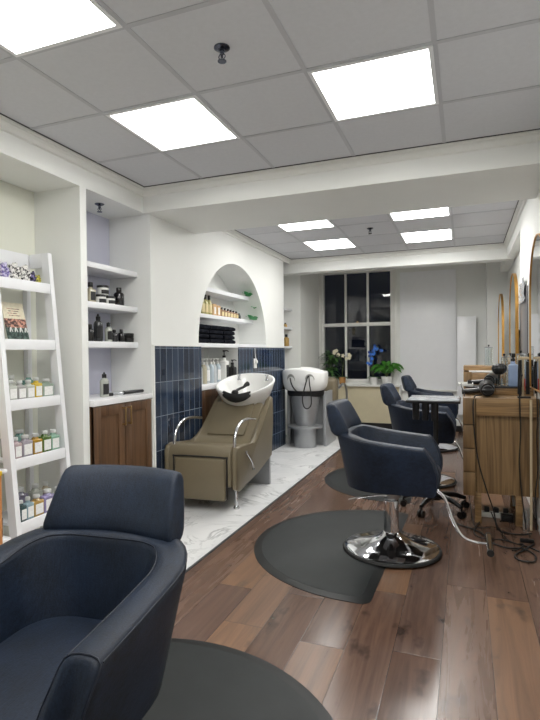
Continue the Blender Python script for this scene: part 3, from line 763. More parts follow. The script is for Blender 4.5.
row(TZ[4], [(2.345, .16, .05, 'darkteal', 'dark teal bottle beside the left leg on the lowest ladder shelf'), (2.405, .17, .06, 'paleblue', 'pale blue bottle on the lowest ladder shelf'), (2.485, .165, .085, 'tan', 'tan bottle with square white label on the lowest ladder shelf'),
            (2.59, .18, .10, 'lilac', 'lilac bottle with white label on the lowest ladder shelf'), (2.69, .17, .07, 'clear', 'clear bottle at the right end of the lowest ladder shelf')])
row(TZ[4], [(2.45, .22, .11, 'greylilac', 'grey-lilac bottle behind the tan one on the lowest ladder shelf'), (2.60, .21, .09, 'clear', 'clear bottle behind the lilac one on the lowest ladder shelf'), (2.70, .20, .07, 'cream', 'cream bottle at the rear right of the lowest ladder shelf')], .11)
# patterned scrunchies on top
def scrunchie(label, loc, m, R, rot):
    bm = B(); n = 28; k = 10; rings = []
    for i in range(n):
        a = 2*PI*i/n; rr = .016+.004*math.sin(a*9+loc[1]*70); ro = R+.004*math.sin(a*5)
        rings.append([Vector(((ro+rr*math.cos(b))*math.cos(a), (ro+rr*math.cos(b))*math.sin(a), rr*math.sin(b))) for b in [2*PI*q/k for q in range(k)]])
    V = [[bm.verts.new(p) for p in r_] for r_ in rings]
    for i in range(n):
        for q in range(k): bm.faces.new((V[i][q], V[(i+1) % n][q], V[(i+1) % n][(q+1) % k], V[i][(q+1) % k]))
    bmesh.ops.rotate(bm, cent=(0, 0, 0), matrix=Matrix.Rotation(rot, 3, 'Y'), verts=bm.verts)
    for v in bm.verts: v.co.z *= 1.6
    zmin = min(v.co.z for v in bm.verts)
    o = obj('scrunchie', bm, m, None, 80); o.location = (loc[0], loc[1], loc[2]-zmin); return tag(o, label, 'scrunchie', 'patterned scrunchies')
zt = TZ[0]+.036
for y, m, R_, lb in ((2.385, 'yellowcloth', .018, 'yellow-green patterned scrunchie at the left end of the ladder top'), (2.462, 'purplecloth', .02, 'purple patterned scrunchie on the ladder top'),
                     (2.545, 'leopard', .023, 'left black and white spotted scrunchie on the ladder top'), (2.630, 'leopard', .022, 'right black and white spotted scrunchie on the ladder top'),
                     (2.694, 'darkcloth', .008, 'dark purple scrunchie beside the yellow one on the ladder top'), (2.738, 'yellowcloth', .005, 'yellow scrunchie at the right end of the ladder top')):
    scrunchie(lb, (lx(zt)-.085, y, zt), m, R_, math.radians(78))
br = thing('brochure', 'upright printed brochure with dark green foot on the second ladder shelf', 'brochure', (lx(TZ[1])-.10, 2.55, TZ[1]+.036), R90)
tl = math.radians(-14)
def card(z0, z1, m, nm, e=0):
    bm = B(); box(bm, (-.085, -.002-e, z0), (.085, .002+e, z1)); bmesh.ops.rotate(bm, cent=(0, 0, 0), matrix=Matrix.Rotation(tl, 3, 'X'), verts=bm.verts); return obj(nm, bm, m, br)
card(0, .09, 'cardlow', 'lower_print'); card(.09, .15, 'cardmid', 'middle_print'); card(.15, .26, 'cardtop', 'upper_print')
bm = B(); zz = [.215, .20, .185, .17]
for k, q in enumerate(zz): box(bm, (-.05+.01*(k % 2), -.003, q), (.05-.012*(k % 3), -.0021, q+.004))
bmesh.ops.rotate(bm, cent=(0, 0, 0), matrix=Matrix.Rotation(tl, 3, 'X'), verts=bm.verts); obj('text_lines', bm, 'cardmid', br)
bm = B()
for k in range(4): tube(bm, [(-.06+.04*k, -.003, .06), (-.05+.04*k, -.003, .09), (-.04+.04*k, -.003, .06)], .0035, 6)
bmesh.ops.rotate(bm, cent=(0, 0, 0), matrix=Matrix.Rotation(tl, 3, 'X'), verts=bm.verts); obj('white_motif', bm, 'label', br)
bottle('small dark bottle at the left of the brochure', (lx(TZ[1])-.12, 2.385, TZ[1]+.036), .075, .04, 'round', 'black', group=GL)
# a second unit at the photo's left edge
sd = thing('side_shelf', 'white shelf showing at the left edge behind the ladder shelf leg', 'shelf', (-2.7, 2.0, 0))
for x1, z in ((-2.52, .66), (-2.50, .26)): obj('shelf', box(B(), (-2.88, 1.7, z), (x1, 2.262, z+.02), .002), 'white_lacquer', sd).location = (2.7, -2.0, 0)
obj('upright', box(B(), (-2.9, 1.68, .0), (-2.5, 1.70, 1.2), .002), 'white_lacquer', sd).location = (2.7, -2.0, 0)
bx = thing('cardboard_box', 'orange-brown cardboard box with yellow tape at the left photo edge', 'box', (-2.28, 1.69, .004))
obj('carton', box(B(), (-.17, -.17, 0), (.17, .17, .78), .003), 'carton', bx); obj('tape', box(B(), (-.172, -.172, .76), (.172, .172, .782), .002), 'yellowtape', bx)
bx = thing('cardboard_box', 'small brown box on the side shelf at the left photo edge', 'box', (-2.66, 2.12, .681))
obj('carton', box(B(), (-.10, -.075, 0), (.10, .075, .17), .003), 'carton', bx); obj('dark_panel', box(B(), (.0995, -.03, .02), (.101, .05, .12)), 'darklabel', bx)
bottle('dark teal bottle on the side shelf beside the ladder leg', (-2.56, 2.215, .281), .16, .055, 'rect', 'darkteal', 'clearcap', None, group=GL, d=.05)

# ================================================================== WASH BASINS
def bowl_part(r, cy, hw, hl, zf, zr, label_back=False):
    """oval bowl: rim from front height zf to rear height zr; returns the bowl object"""
    bm = B(); n = 44
    def rim(a, sc, dz=0, e=1.0):
        c, s = math.cos(a), math.sin(a)
        x = hw*sc*math.copysign(abs(c)**.85, c); y = cy+hl*sc*math.copysign(abs(s)**.85, s)
        k = (s+1)/2; z = zf+(zr-zf)*(k**.9)
        if s < -.7: z -= .025*(-s-.7)/.3*(1-abs(c))       # neck notch
        return Vector((x, y, z+dz))
    A_ = [2*PI*k/n for k in range(n)]
    def low(a, sc, z, sh=0):
        c, s = math.cos(a), math.sin(a); return Vector((hw*sc*c, cy+sh+hl*sc*s, z))
    rings = [[low(a, .30, zf-.20, .04) for a in A_], [low(a, .55, zf-.17, .04) for a in A_]]
    for k in range(1, 6):
        s = k/6; rings.append([low(a, .55, zf-.17, .04).lerp(rim(a, 1.0, -.02), s)*1.0+Vector((0, 0, -.045*math.sin(PI*s)*.6)) for a in A_])
    rings += [[rim(a, .995, -.012) for a in A_], [rim(a, 1.0, 0) for a in A_], [rim(a, .985, .008) for a in A_], [rim(a, .94, .008) for a in A_], [rim(a, .915, -.006) for a in A_]]
    for k in range(1, 7):
        s = k/6; rings.append([rim(a, .905, -.012).lerp(low(a, .46, zf-.13, .02), s)+Vector((0, 0, -.04*math.sin(PI*s))) for a in A_])
    rings.append([low(a, .08, zf-.145, .02) for a in A_])
    return obj('bowl', loft(bm, rings), 'ceramic', r, 70)
def taper(bm):      # the wall side of the shell narrows towards the back
    for v in bm.verts:
        if v.co.x < 0: v.co.x *= 1-.22*min(1, max(0, (v.co.y-.25)/.6))
def wash_unit(label, loc, rz):
    r = thing('wash_unit', label, 'backwash chair', loc, rz, 'backwash units')
    # upholstered body, side profile (y, z), front is -y
    side = [(0, .20), (-.005, .50), (.02, .548), (.10, .560), (.30, .535), (.46, .50), (.56, .53), (.66, .61), (.80, .74), (.95, .86), (1.01, .90), (1.05, .88), (1.04, .66), (1.0, .30), (.55, .225), (.09, .165)]
    for s in (-1, 1):
        bm = B(); prism_x(bm, side, s*.288-.018, s*.34-.018, .018); taper(bm); obj('side_panel', bm, 'taupe', r, 50)
    bm = B(); seat = [(-.005, .22), (-.012, .50), (.015, .548), (.08, .560), (.32, .520), (.44, .510), (.56, .58), (.70, .70), (.86, .845), (.90, .82), (.72, .55), (.50, .40), (.30, .30), (.06, .22)]
    prism_x(bm, seat, -.308, .272, .012); taper(bm); obj('seat', bm, 'taupe', r, 50)
    bm = B(); bp = [(.53, .575), (.68, .715), (.80, .825), (.84, .855), (.86, .84), (.80, .76), (.56, .55)]
    prism_x(bm, bp, -.19, .19, .012, 3); obj('back_cushion', bm, 'taupe', r, 50)
    bm = B(); box(bm, (-.245, -.025, .10), (.222, .012, .455), .018, 3); lg = obj('leg_rest', bm, 'taupe', r, 50)
    bm = B(); tube(bm, [(-.256, -.012, .12), (-.256, -.013, .44), (-.243, -.014, .466), (0, -.015, .47), (.222, -.014, .466), (.235, -.013, .44), (.235, -.012, .12)], .007, 8, 3); obj('leg_rest_gap', bm, 'black', lg)
    for s in (-1, 1):
        bm = B(); tube(bm, [(s*.282, .05, .54), (s*.282, .07, .64), (s*.282, .14, .712), (s*.282, .27, .745), (s*.282, .42, .742), (s*.278, .60, .715)], .014, 12, 6); obj('armrest', bm, 'chrome', r, 60)
        bm = B(); cyl(bm, (s*.26, .14, .02), (s*.26, .14, .20), .016, 14); lathe(bm, [(.028, 0), (.028, .012), (.017, .03)], (s*.26, .14, 0), 18); obj('leg', bm, 'chrome', r)
    bm = B(); tube(bm, [(.330, .22, .47), (.337, .32, .38), (.337, .37, .31)], .006, 8); lathe(bm, [(0, -.012), (.012, -.008), (.012, .008), (0, .012)], (.330, .21, .48), 12); lathe(bm, [(0, -.012), (.012, -.008), (.012, .008), (0, .012)], (.337, .375, .30), 12); obj('recline_lever', bm, 'chrome', r)
    bm = B(); box(bm, (-.24, .985, 0), (.295, 1.03, .50), .004); box(bm, (-.18, .75, .42), (.20, .99, .72), .03); obj('pedestal', bm, 'grey_base', r)
    bw = bowl_part(r, 1.0, .30, .29, .945, 1.115); bw.location = (.04, 0, 0)
    bm = B(); n = 12; rr = []
    for k in range(n+1):
        u_ = (k/n-.5)*2; a = -R90+u_*.5; z_ = .921+.030*abs(u_)**1.4; e_ = 1-.45*abs(u_)**3
        pt = lambda sc, dz: Vector((.30*sc*math.cos(a), 1.0+.29*sc*math.sin(a), z_+dz))
        rr.append([pt(.955, -.06*e_), pt(.99, -.065*e_), pt(1.035, -.055*e_), pt(1.035, .004), pt(1.0, .020), pt(.93, .016), pt(.84, -.025*e_), pt(.80, -.06*e_), pt(.85, -.06*e_), pt(.92, -.005)])
    obj('neck_rest', loft(bm, rr), 'rubber', r, 60).location = (.04, 0, 0)
    bm = B(); lathe(bm, [(0, .925), (.022, .93), (.036, .945), (.036, .955), (.024, .975), (.0, .982)], (-.02, .75, 0), 18); tube(bm, [(-.02, .76, .965), (.0, .82, .985), (.03, .87, 1.0)], .013, 10); tube(bm, [(.03, .87, 1.0), (.04, .90, 1.02), (.05, .93, 1.03)], lambda q: .014+.012*q, 10); obj('spray_head', bm, 'rubber', bw)
    bm = B()
    for x, y, z in ((-.12, 1.13, 1.055), (.20, 1.10, 1.05)):
        lathe(bm, [(.022, 0), (.022, .012), (.014, .016), (.014, .045), (.019, .05), (.019, .062), (0, .064)], (x, y, z), 14)
    obj('tap', bm, 'chrome', bw)
    return r
wash_unit('taupe reclining wash chair with chrome arms and white basin, against the navy tiles', (-2.10, 3.86, .004), math.radians(3.5))

# second unit, seen from behind
r = thing('wash_unit', 'grey barrel-shaped wash basin unit seen from behind, near the window', 'backwash chair', (-2.135, 7.0, .004), math.radians(.5), 'backwash units'); r.scale = (1.15, 1.1, 1.0)
obj('barrel', lathe(B(), [(.115, .30), (.12, .32), (.14, .42), (.165, .58), (.178, .68), (.182, .73)], (0, .02, 0), 36), 'silver', r, 60)
bm = B(); lathe(bm, [(.16, .265), (.215, .27), (.222, .285), (.215, .30), (.12, .305)], (0, .02, 0), 40); obj('collar_ring', bm, 'silver', r, 50)
obj('foot_drum', lathe(B(), [(.135, 0), (.138, .02), (.138, .25), (.15, .268)], (0, .0, 0), 36), 'silver', r, 50)
for s in (-1, 1):
    obj('side_panel', box(B(), (s*.235-.018, .06, 0), (s*.235+.018, .62, .78), .006), 'grey_base', r)
obj('back_panel', box(B(), (-.217, .16, 0), (.217, .19, .78), .004), 'grey_base', r)
# white hood: closed thick shell with two recessed openings at the back
bm = B(); rings = []; n = 48
def hood(a, sc, z, dz=0):
    c, s = math.cos(a), math.sin(a); return Vector((.282*sc*math.copysign(abs(c)**.75, c), .03+.24*sc*math.copysign(abs(s)**.8, s), z))
A_ = [2*PI*k/n for k in range(n)]
top = lambda a: 1.082+.045*math.exp(-((math.cos(a)+.15)/.5)**2)-.008*math.cos(a)
for sc, f in ((.78, 0), (.86, .05), (.94, .20), (.985, .42), (1.0, .7), (1.0, .88), (.985, .96), (.95, 1.0), (.88, 1.0)):
    rings.append([hood(a, sc, .80+(top(a)-.80)*f) for a in A_])
for sc, z_ in ((.84, 1.07), (.74, .98), (.55, .93), (.15, .92)): rings.append([hood(a, sc, z_) for a in A_])
bw = obj('bowl', loft(bm, rings), 'ceramic', r, 70)
for s in (-1, 1):
    bm = B(); n = 20; fr = []; 
    for sc, dy in ((1.0, -.006), (.86, -.010), (.80, .004), (.6, .012)):
        P = []
        for k in range(n):
            a = 2*PI*k/n; x = s*.118+.056*sc*math.cos(a); zc = .955+.09*sc*math.sin(a)
            # sit on the hood's rear face
            q = abs((x)/.282); yy = .03-.24*max(0, 1-q**2.6)**(1/2.5); f_ = (zc-.84)/.27; yy += .055*max(0, .62-f_)
            P.append(Vector((x, yy+dy, zc)))
        fr.append(P)
    op = obj('hose_opening', loft(bm, fr, True, True), 'recess', bw, 70)
bm = B()
tube(bm, [(-.13, -.19, .99), (-.11, -.225, .93), (-.08, -.235, .86), (-.05, -.19, .80)], .008, 8)
tube(bm, [(.10, -.20, 1.02), (.075, -.235, .90), (.04, -.245, .72), (.055, -.245, .60), (.10, -.245, .57), (.145, -.24, .63), (.14, -.23, .78), (.12, -.22, .92), (.11, -.20, 1.02)], .007, 8, 6)
obj('hose', bm, 'rubber', bw)
obj('neck_band', lathe(B(), [(.19, .715), (.222, .725), (.232, .76), (.232, .80), (.20, .815)], (0, .05, 0), 36, 1.0, .9), 'rubber', r)
bm = B(); box(bm, (-.24, .60, .25), (.29, 1.25, .52), .03, 3); box(bm, (-.24, .42, .45), (.30, .62, .95), .05, 3); obj('seat', bm, 'taupe', r)
for s in (-1, 1):
    bm = B(); ox = s*.285+.025; tube(bm, [(ox, .55, .80), (ox, .75, .84), (ox, .95, .82), (ox, 1.06, .70), (ox, 1.08, .50)], .016, 10, 6); obj('armrest', bm, 'steel', r, 60)

# ================================================================== WINDOW PLANTS
def leaf_strip(bm, base, d, L_, W_, droop, up=(0, 0, 1), n=7):
    base = Vector(base); d = Vector(d).normalized(); side = d.cross(Vector(up)); side = side.normalized() if side.length > 1e-4 else Vector((1, 0, 0))
    A1 = []; B1 = []; Cc = []
    for k in range(n):
        s = k/(n-1); p = base+d*L_*s+Vector((0, 0, -droop*L_*s*s)); w_ = W_*max(.03, math.sin(PI*(s*.9+.08)))
        A1.append(bm.verts.new(p+side*w_)); B1.append(bm.verts.new(p-side*w_)); Cc.append(bm.verts.new(p-Vector((0, 0, W_*.25))))
    for k in range(n-1):
        bm.faces.new((A1[k], A1[k+1], Cc[k+1], Cc[k])); bm.faces.new((Cc[k], Cc[k+1], B1[k+1], B1[k]))
def pot(r, R, h, m):
    obj('pot', lathe(B(), [(R*.75, 0), (R*.78, .004), (R, h-.01), (R*1.05, h-.008), (R*1.05, h), (R*.92, h), (R*.9, h-.02), (0, h-.022)], n=28), m, r, 50)
SZ = .776
rng = random.Random(4)
p = thing('potted_houseplant', 'dark leafy houseplant in a pale pot at the left of the window sill', 'plant', (-2.235, 8.93, SZ)); pot(p, .085, .13, 'potg')
bm = B()
for k in range(80):
    a = rng.uniform(0, 2*PI); e = rng.uniform(.1, 1.2); hh = rng.uniform(.10, .56)
    leaf_strip(bm, (.05*math.cos(a)*hh*2, .03*math.sin(a), hh), (math.cos(a), .55*math.sin(a)-.2, e*.8), rng.uniform(.10, .19), rng.uniform(.022, .034), rng.uniform(.3, 1.1))
obj('foliage', bm, 'leaf', p, 80)
bm = B()
for k in range(5):
    a = k*1.3; tube(bm, [(.02*math.cos(a), .02*math.sin(a), .1), (.04*math.cos(a), .03*math.sin(a), .3), (.06*math.cos(a), .03*math.sin(a), .5)], .004, 6)
obj('stem', bm, 'stem', p)
def orchid(label, loc, potm, R, h, pts, petal, nf, green, seed, fl=.035):
    rg = random.Random(seed); p = thing('potted_orchid', label, 'plant', loc, 0, 'potted orchids'); pot(p, R, h, potm)
    bm = B()
    for path in pts: tube(bm, path, .004, 6)
    obj('stem', bm, 'stem', p)
    bm = B()
    for k in range(5):
        a = k*2*PI/5+.4; leaf_strip(bm, (0, 0, h-.01), (math.cos(a), .6*math.sin(a), .5), .16, .028, .6)
    obj('foliage', bm, green, p, 80)
    for k in range(nf):
        path = catmull(pts[k % len(pts)], 8); q = path[int(len(path)*(.45+.54*(k//len(pts)+1)/math.ceil(nf/len(pts))))-1]
        bm = B(); c = Vector(q)+Vector((rg.uniform(-.05, .05), -.02, rg.uniform(-.03, .03)))
        for j in range(5):
            a = 2*PI*j/5+rg.uniform(-.2, .2); d = Vector((math.cos(a), -.35, math.sin(a)))
            leaf_strip(bm, c, d, fl*1.3, fl*.52, .1, (0, 1, 0), 5)
        lathe(bm, [(0, -.008), (.008, 0), (0, .008)], c+Vector((0, -.012, 0)), 8)
        obj('flower', bm, 'petalb_dark' if petal == 'petalb' and k % 3 == 1 else petal, p, 80)
    return p
orchid('white orchid in a tan pot beside the leafy plant on the window sill', (-2.03, 8.93, SZ), 'poto', .062, .125, [[(0, 0, .1), (.0, 0, .34), (-.03, -.01, .50), (-.11, -.02, .57), (-.17, -.02, .55)], [(0, 0, .1), (.02, 0, .32), (.05, -.01, .46), (.09, -.02, .50), (.13, -.02, .47)]], 'petalw', 10, 'leaf', 3, .03)
orchid('blue orchid in a white pot on the window sill', (-1.475, 8.93, SZ), 'potw', .072, .13, [[(0, 0, .1), (-.01, 0, .30), (-.01, -.01, .46), (.02, -.02, .60), (.07, -.02, .66), (.10, -.02, .58)], [(0, 0, .1), (-.04, 0, .22), (-.06, -.01, .34), (-.05, -.02, .48), (-.03, -.02, .58)]], 'petalb', 20, 'leaf', 5, .025)
p = thing('potted_palm', 'bright green arching palm in a white pot at the right of the window sill', 'plant', (-1.255, 8.92, SZ)); pot(p, .095, .14, 'potw')
bm = B(); bs = B()
for k in range(13):
    a = 2*PI*k/13+.2; ln = rng.uniform(.32, .50); d = Vector((.40*math.cos(a), .28*math.sin(a)-.12, 1.0)).normalized(); P = []
    for j in range(9):
        s = j/8; q = Vector((0, 0, .12))+d*ln*s+Vector((math.cos(a)*.06*s*s, .03*math.sin(a)*s*s, -.17*s**3*ln/.35)); P.append(q)
    tube(bs, P, .003, 5, 1)
    for j in range(2, 9):
        t_ = (P[j]-P[j-1]).normalized()
        for s in (-1, 1):
            sd_ = t_.cross(Vector((0, 0, 1))).normalized()*s
            leaf_strip(bm, P[j], sd_*.8+t_*.7, .12*(1-.06*abs(j-5)), .015, .35, (0, 1, .4), 5)
obj('foliage', bm, 'fern', p, 80); obj('stem', bs, 'stem', p)

# white blind panel and tall white cabinet on the back wall
rb = thing('wall_panel', 'broad flat white panel covering the back wall right of the window', 'panel', (-.49, 9.03, .70))
obj('panel', box(B(), (-.545, -.02, .0), (.36, .019, 1.99), .004), 'white_lacquer', rb); obj('bottom_ledge', box(B(), (-.56, -.05, -.03), (.40, .019, .0), .004), 'trimw', rb)
tc = thing('tall_panel_radiator', 'tall flat white radiator standing out from the back wall', 'radiator', (.04, 8.93, .30))
obj('panel', box(B(), (-.16, -.05, 0), (.13, .02, 1.60), .008), 'white_lacquer', tc)
obj('bracket', box(B(), (-.12, .02, .3), (.09, .118, 1.3)), 'white_lacquer', tc)

# ================================================================== MIRRORS
def mirror(label, y0, y1, zb, ztop, x):
    w = (y1-y0)/2; yc = (y0+y1)/2
    r = thing('arched_mirror', label, 'mirror', (x, yc, zb), 0, 'gold arched mirrors')
    def outl(ins):
        P = []; R_ = w-ins; zs = ztop-zb-w
        P += [(-R_, ins), (R_, ins)]
        for k in range(25): a = PI*k/24; P.append((R_*math.cos(a), zs+R_*math.sin(a)))
        return P
    bm = B(); o1 = outl(0); o2 = outl(.006)
    loft(bm, [[(0, y, z) for y, z in o2], [(-.001, y, z) for y, z in o1], [(.030, y, z) for y, z in o1], [(.030, y, z) for y, z in o2], [(0, y, z) for y, z in o2]], True, False)
    obj('frame', bm, 'gold', r, 30)
    bm = B(); loft(bm, [[(.006, y, z) for y, z in o2], [(.026, y, z) for y, z in o2]]); obj('mirror_glass', bm, 'mirror', r, 20)
    return r
mr = mirror('nearest gold arched mirror at the right edge, partly out of frame', 3.60, 4.42, 1.06, 2.15, .465)
mr2 = mirror('middle gold arched mirror on the right wall, tallest of those fully in view', 5.58, 6.32, 1.06, 2.15, .465)
mr3 = mirror('farthest and smallest-looking gold arched mirror on the right side', 7.55, 8.40, 1.06, 2.145, .465)
for m_ in (mr2, mr3): obj('wall_mount', box(B(), (.03, -.05, .2), (.164, .12, .5)), 'trimw', m_)
obj('wall_mount', box(B(), (.03, -.2, .2), (.054, .2, .5)), 'trimw', mr)
gd = thing('film_wrapped_panel', 'narrow grey panel with torn crinkled film at its top, on the pillar corner', 'panel', (.510, 5.54, 1.05))
obj('panel', box(B(), (0, -.55, 0), (.009, .145, .86), .002), 'greyguard', gd)
bm = B(); rg = random.Random(2); G = [[bm.verts.new((-.003-rg.random()*.018, -.45+.45*i/10, .74+.20*j/8+rg.uniform(-.03, .03)*(j == 8))) for j in range(9)] for i in range(11)]
G2 = [[bm.verts.new((v.co.x+.004, v.co.y, v.co.z)) for v in c_] for c_ in G]
for i in range(10):
    for j in range(8):
        bm.faces.new((G[i][j], G[i+1][j], G[i+1][j+1], G[i][j+1])); bm.faces.new((G2[i][j], G2[i][j+1], G2[i+1][j+1], G2[i+1][j]))
obj('torn_film', bm, 'film', gd, 10)

# ================================================================== STATIONS
def station(label, y0, tall):
    r = thing('styling_station', label, 'workstation', (.27, y0, 0), 0, 'oak styling stations')
    X0, X1 = -.287, .245; D_ = .60
    zt = .98 if not tall else 1.145; zu = 1.045 if not tall else 1.145
    lip = obj('top_lip', box(B(), (X0+.095, -.015, .845), (X1, .01, .982 if not tall else 1.09), .003), 'oakH', r)
    obj('end_panel', box(B(), (X0+.097, .02, .235), (X1, .045, .85 if not tall else 1.0)), 'oak', r)
    obj('carcass', box(B(), (X0+.03, .05, .235), (X1, D_, .965 if not tall else 1.07)), 'oak', r)
    obj('worktop', box(B(), (X0+.06, .008, .965 if not tall else 1.1), (X1, .31 if not tall else D_, .980 if not tall else 1.115), .002), 'oakH' if not tall else 'counter', r)
    if not tall:
        obj('riser', box(B(), (X0+.03, .31, .965), (X1, D_, 1.036), .002), 'oakH', r)
        obj('riser_top', box(B(), (X0+.02, .305, 1.036), (X1, D_, 1.046), .002), 'black', r)
        obj('tool_slot', box(B(), (-.05, .03, .979), (.03, .07, .9805)), 'black', r); obj('tool_slot', box(B(), (-.14, .04, .979), (-.10, .075, .9805)), 'black', r)
    else:
        obj('upper_box', box(B(), (X0, .05, 1.115), (X1, D_, 1.165), .003), 'oakH', r)
    zs = [.215, .40, .585, .77, .982 if not tall else 1.10]
    for a, b in zip(zs, zs[1:]):
        obj('drawer', box(B(), (X0, -.01, a+.003), (X0+.09, D_, b-.003), .003), 'oak', r)
    for x in (X0+.085, X0+.375):
        for y in (.02, D_-.07): obj('leg', box(B(), (x, y, 0), (x+.048, y+.048, .236), .002), 'oakH', r)
    return r
station('oak styling station with drawers and trailing cords at the right', 4.29, False)
station('farther oak styling station behind the near one, with a white slab top', 6.35, True)

# --- on the near station
ZT, ZL = 1.047, .981
tr = thing('tool_tray', 'white tool tray with glassware at the left end of the station', 'tray', (.05, 4.74, ZT))
bm = B(); box(bm, (-.105, -.13, 0), (.015, .14, .006), .002)
for lo, hi in (((-.105, -.13), (.015, -.122)), ((-.105, .132), (.015, .14)), ((-.105, -.122), (-.097, .132)), ((.007, -.122), (.015, .132))): box(bm, (*lo, .006), (*hi, .022), .002)
obj('tray', bm, 'whitep', tr)
def dryer(label, loc, rz, lift):
    r = thing('hair_dryer', label, 'hair dryer', loc, rz, 'black hair dryers'); r.scale = (1.2, 1.35, 1.35) if lift else (1.1, 1.15, 1.15)
    bm = B(); tube(bm, [(-.085, 0, .048), (-.07, 0, .048), (.03, 0, .046), (.09, 0, .042)], lambda s: .046-.012*max(0, s-.3), 18, 4); obj('barrel', bm, 'blackp', r, 60)
    bm = B(); tube(bm, [(.085, 0, .042), (.12, 0, .042)], lambda s: .030-.004*s, 16, 1); box(bm, (.118, -.034, .034), (.145, .034, .050), .004); obj('nozzle', bm, 'black', r, 50)
    bm = B(); tube(bm, [(-.035, .0, .040), (-.045, -.07, .026), (-.05, -.14, .02)], lambda s: .019-.003*s, 12); obj('handle', bm, 'blackp', r, 60)
    bm = B(); tube(bm, [(-.097, 0, .048), (-.086, 0, .048)], .040, 18, 1); obj('filter_grille', bm, 'steel', r, 50)
    return r
dryer('black hair dryer lying at the front left edge of the station, nearest the camera', (.165, 4.475, ZL), math.radians(-90), 1)
dryer('black hair dryer lying behind the nearer one beside the round brush', (.205, 4.745, ZT), math.radians(-100), 0)
ck = thing('hair_clipper', 'black hair clipper with chrome head lying behind the hair dryers', 'hair clipper', (.10, 4.865, ZT+.022))
bm = B(); tube(bm, [(-.08, 0, 0), (.0, .01, 0), (.06, .0, 0)], lambda q: .018+.003*q, 12); obj('body', bm, 'blackp', ck, 60)
bm = B(); box(bm, (.06, -.02, -.012), (.085, .02, .012), .003); obj('blade', bm, 'chrome', ck)
def jar_clear(label, loc, R_, h, rods=True):
    r = thing('glass_jar', label, 'jar', loc, 0, 'clear glass tool jars')
    obj('jar', lathe(B(), [(R_, 0), (R_, h-.01), (R_*.98, h), (R_*.92, h), (R_*.92, .006), (0, .006)], n=24), 'clear', r, 50)
    lid = obj('lid', lathe(B(), [(R_*1.05, h+.001), (R_*1.05, h+.010), (0, h+.012)], n=24), 'steel', r, 50)
    obj('knob', lathe(B(), [(.006, h+.012), (.006, h+.02), (.011, h+.028), (.008, h+.036), (0, h+.037)], n=12), 'blackp', lid)
    bm = B(); cyl(bm, (0, 0, .012), (0, 0, h), .003, 8); lathe(bm, [(R_*.8, .010), (R_*.8, .016), (0, .017)], n=18); obj('lift_rod', bm, 'steel', r)
    return r
jar_clear('tall clear tool jar on the farther station, left of the mirrors', (.26, 6.50, 1.166), .045, .21)
jar_clear('clear tool jar before the farthest mirror on the near station', (.315, 4.845, ZT), .024, .235)
jar_clear('clear tool jar before the middle mirror on the near station', (.36, 4.78, ZT), .034, .24)
jar_clear('clear tool jar rightmost, before the pillar on the near station', (.44, 4.79, ZT), .034, .26)
rbz = thing('round_hair_brush', 'big round black hair brush standing upright in a clear cup', 'hair brush', (.266, 4.66, ZT))
obj('holder_cup', lathe(B(), [(.024, 0), (.026, .07), (.022, .07), (.020, .005), (0, .005)], n=16), 'clear', rbz, 50)
bm = B(); tube(bm, [(0, 0, .01), (0, 0, .10)], .010, 10, 1); obj('handle', bm, 'blackp', rbz)
bm = B(); lathe(bm, [(0, .095), (.03, .10), (.056, .125), (.062, .15), (.052, .175), (.03, .19), (0, .192)], n=28)
for v in bm.verts:
    a = math.atan2(v.co.y, v.co.x); s = 1+.05*math.sin(a*14+v.co.z*300); v.co.x *= s*.95; v.co.y *= s*.8
obj('bristles', bm, 'black', rbz, 20)
bottle('pale blue spray bottle with black trigger, left of the pair on the station', (.372, 4.68, ZT), .275, .075, 'rect', 'bluespray', 'blackp', None, rz=0, capkind='trigger', d=.06, group='blue spray bottles')
bottle('pale blue spray bottle with black trigger, right of the pair near the wall', (.487, 4.68, ZT), .275, .05, 'rect', 'bluespray', 'blackp', None, rz=0, capkind='trigger', d=.05, group='blue spray bottles')
bottle('tall black bottle between the two blue spray bottles', (.433, 4.66, ZT), .22, .045, 'round', 'black', 'blackp', 'darklabel', rz=0)
cu = thing('tool_stand', 'cream scissor and clipper stand hung with black tools at the front of the station', 'tool stand', (.425, 4.35, ZL))
obj('base', box(B(), (-.05, -.035, 0), (.04, .035, .012), .003), 'blackp', cu)
bm = B(); cyl(bm, (-.01, .0, .012), (-.01, .0, .31), .008, 10); box(bm, (-.045, -.012, .295), (.03, .012, .315), .004); obj('post', bm, 'creamrod', cu)
bm = B(); tube(bm, [(-.036, -.018, .03), (-.036, -.02, .14), (-.034, -.018, .29)], lambda s: .016-.004*s, 10); obj('clipper', bm, 'blackp', cu, 60)
bm = B(); tube(bm, [(.02, -.02, .03), (.02, -.022, .12), (.018, -.018, .28)], lambda s: .015-.004*s, 10); obj('clipper', bm, 'blackp', cu, 60)
bm = B(); cyl(bm, (.0, -.018, .06), (.0, -.018, .15), .004, 8); obj('comb', bm, plain('red_plastic', (196, 60, 40), .4), cu)
def cable(label, pts, r_=.0052, m='cord', name='trailing_cable', g='cables around the station', cat='cable'):
    bm = B(); tube(bm, pts, r_, 8, 8); return tag(obj(name, bm, m, None, 80), label, cat, g)
cable('black cable looping over the station front, left of the pair hanging down', [(.395, 4.335, 1.0), (.392, 4.28, 1.13), (.40, 4.262, 1.16), (.382, 4.26, 1.08), (.384, 4.262, .90), (.388, 4.262, .72), (.380, 4.27, .50), (.392, 4.27, .30), (.41, 4.25, .12), (.42, 4.22, .012)])
cable('black cable hanging down the station front at the right', [(.495, 4.33, 1.02), (.500, 4.28, 1.12), (.497, 4.262, 1.05), (.503, 4.262, .85), (.498, 4.262, .68), (.503, 4.262, .45), (.488, 4.262, .28), (.49, 4.25, .1), (.49, 4.24, .012)])
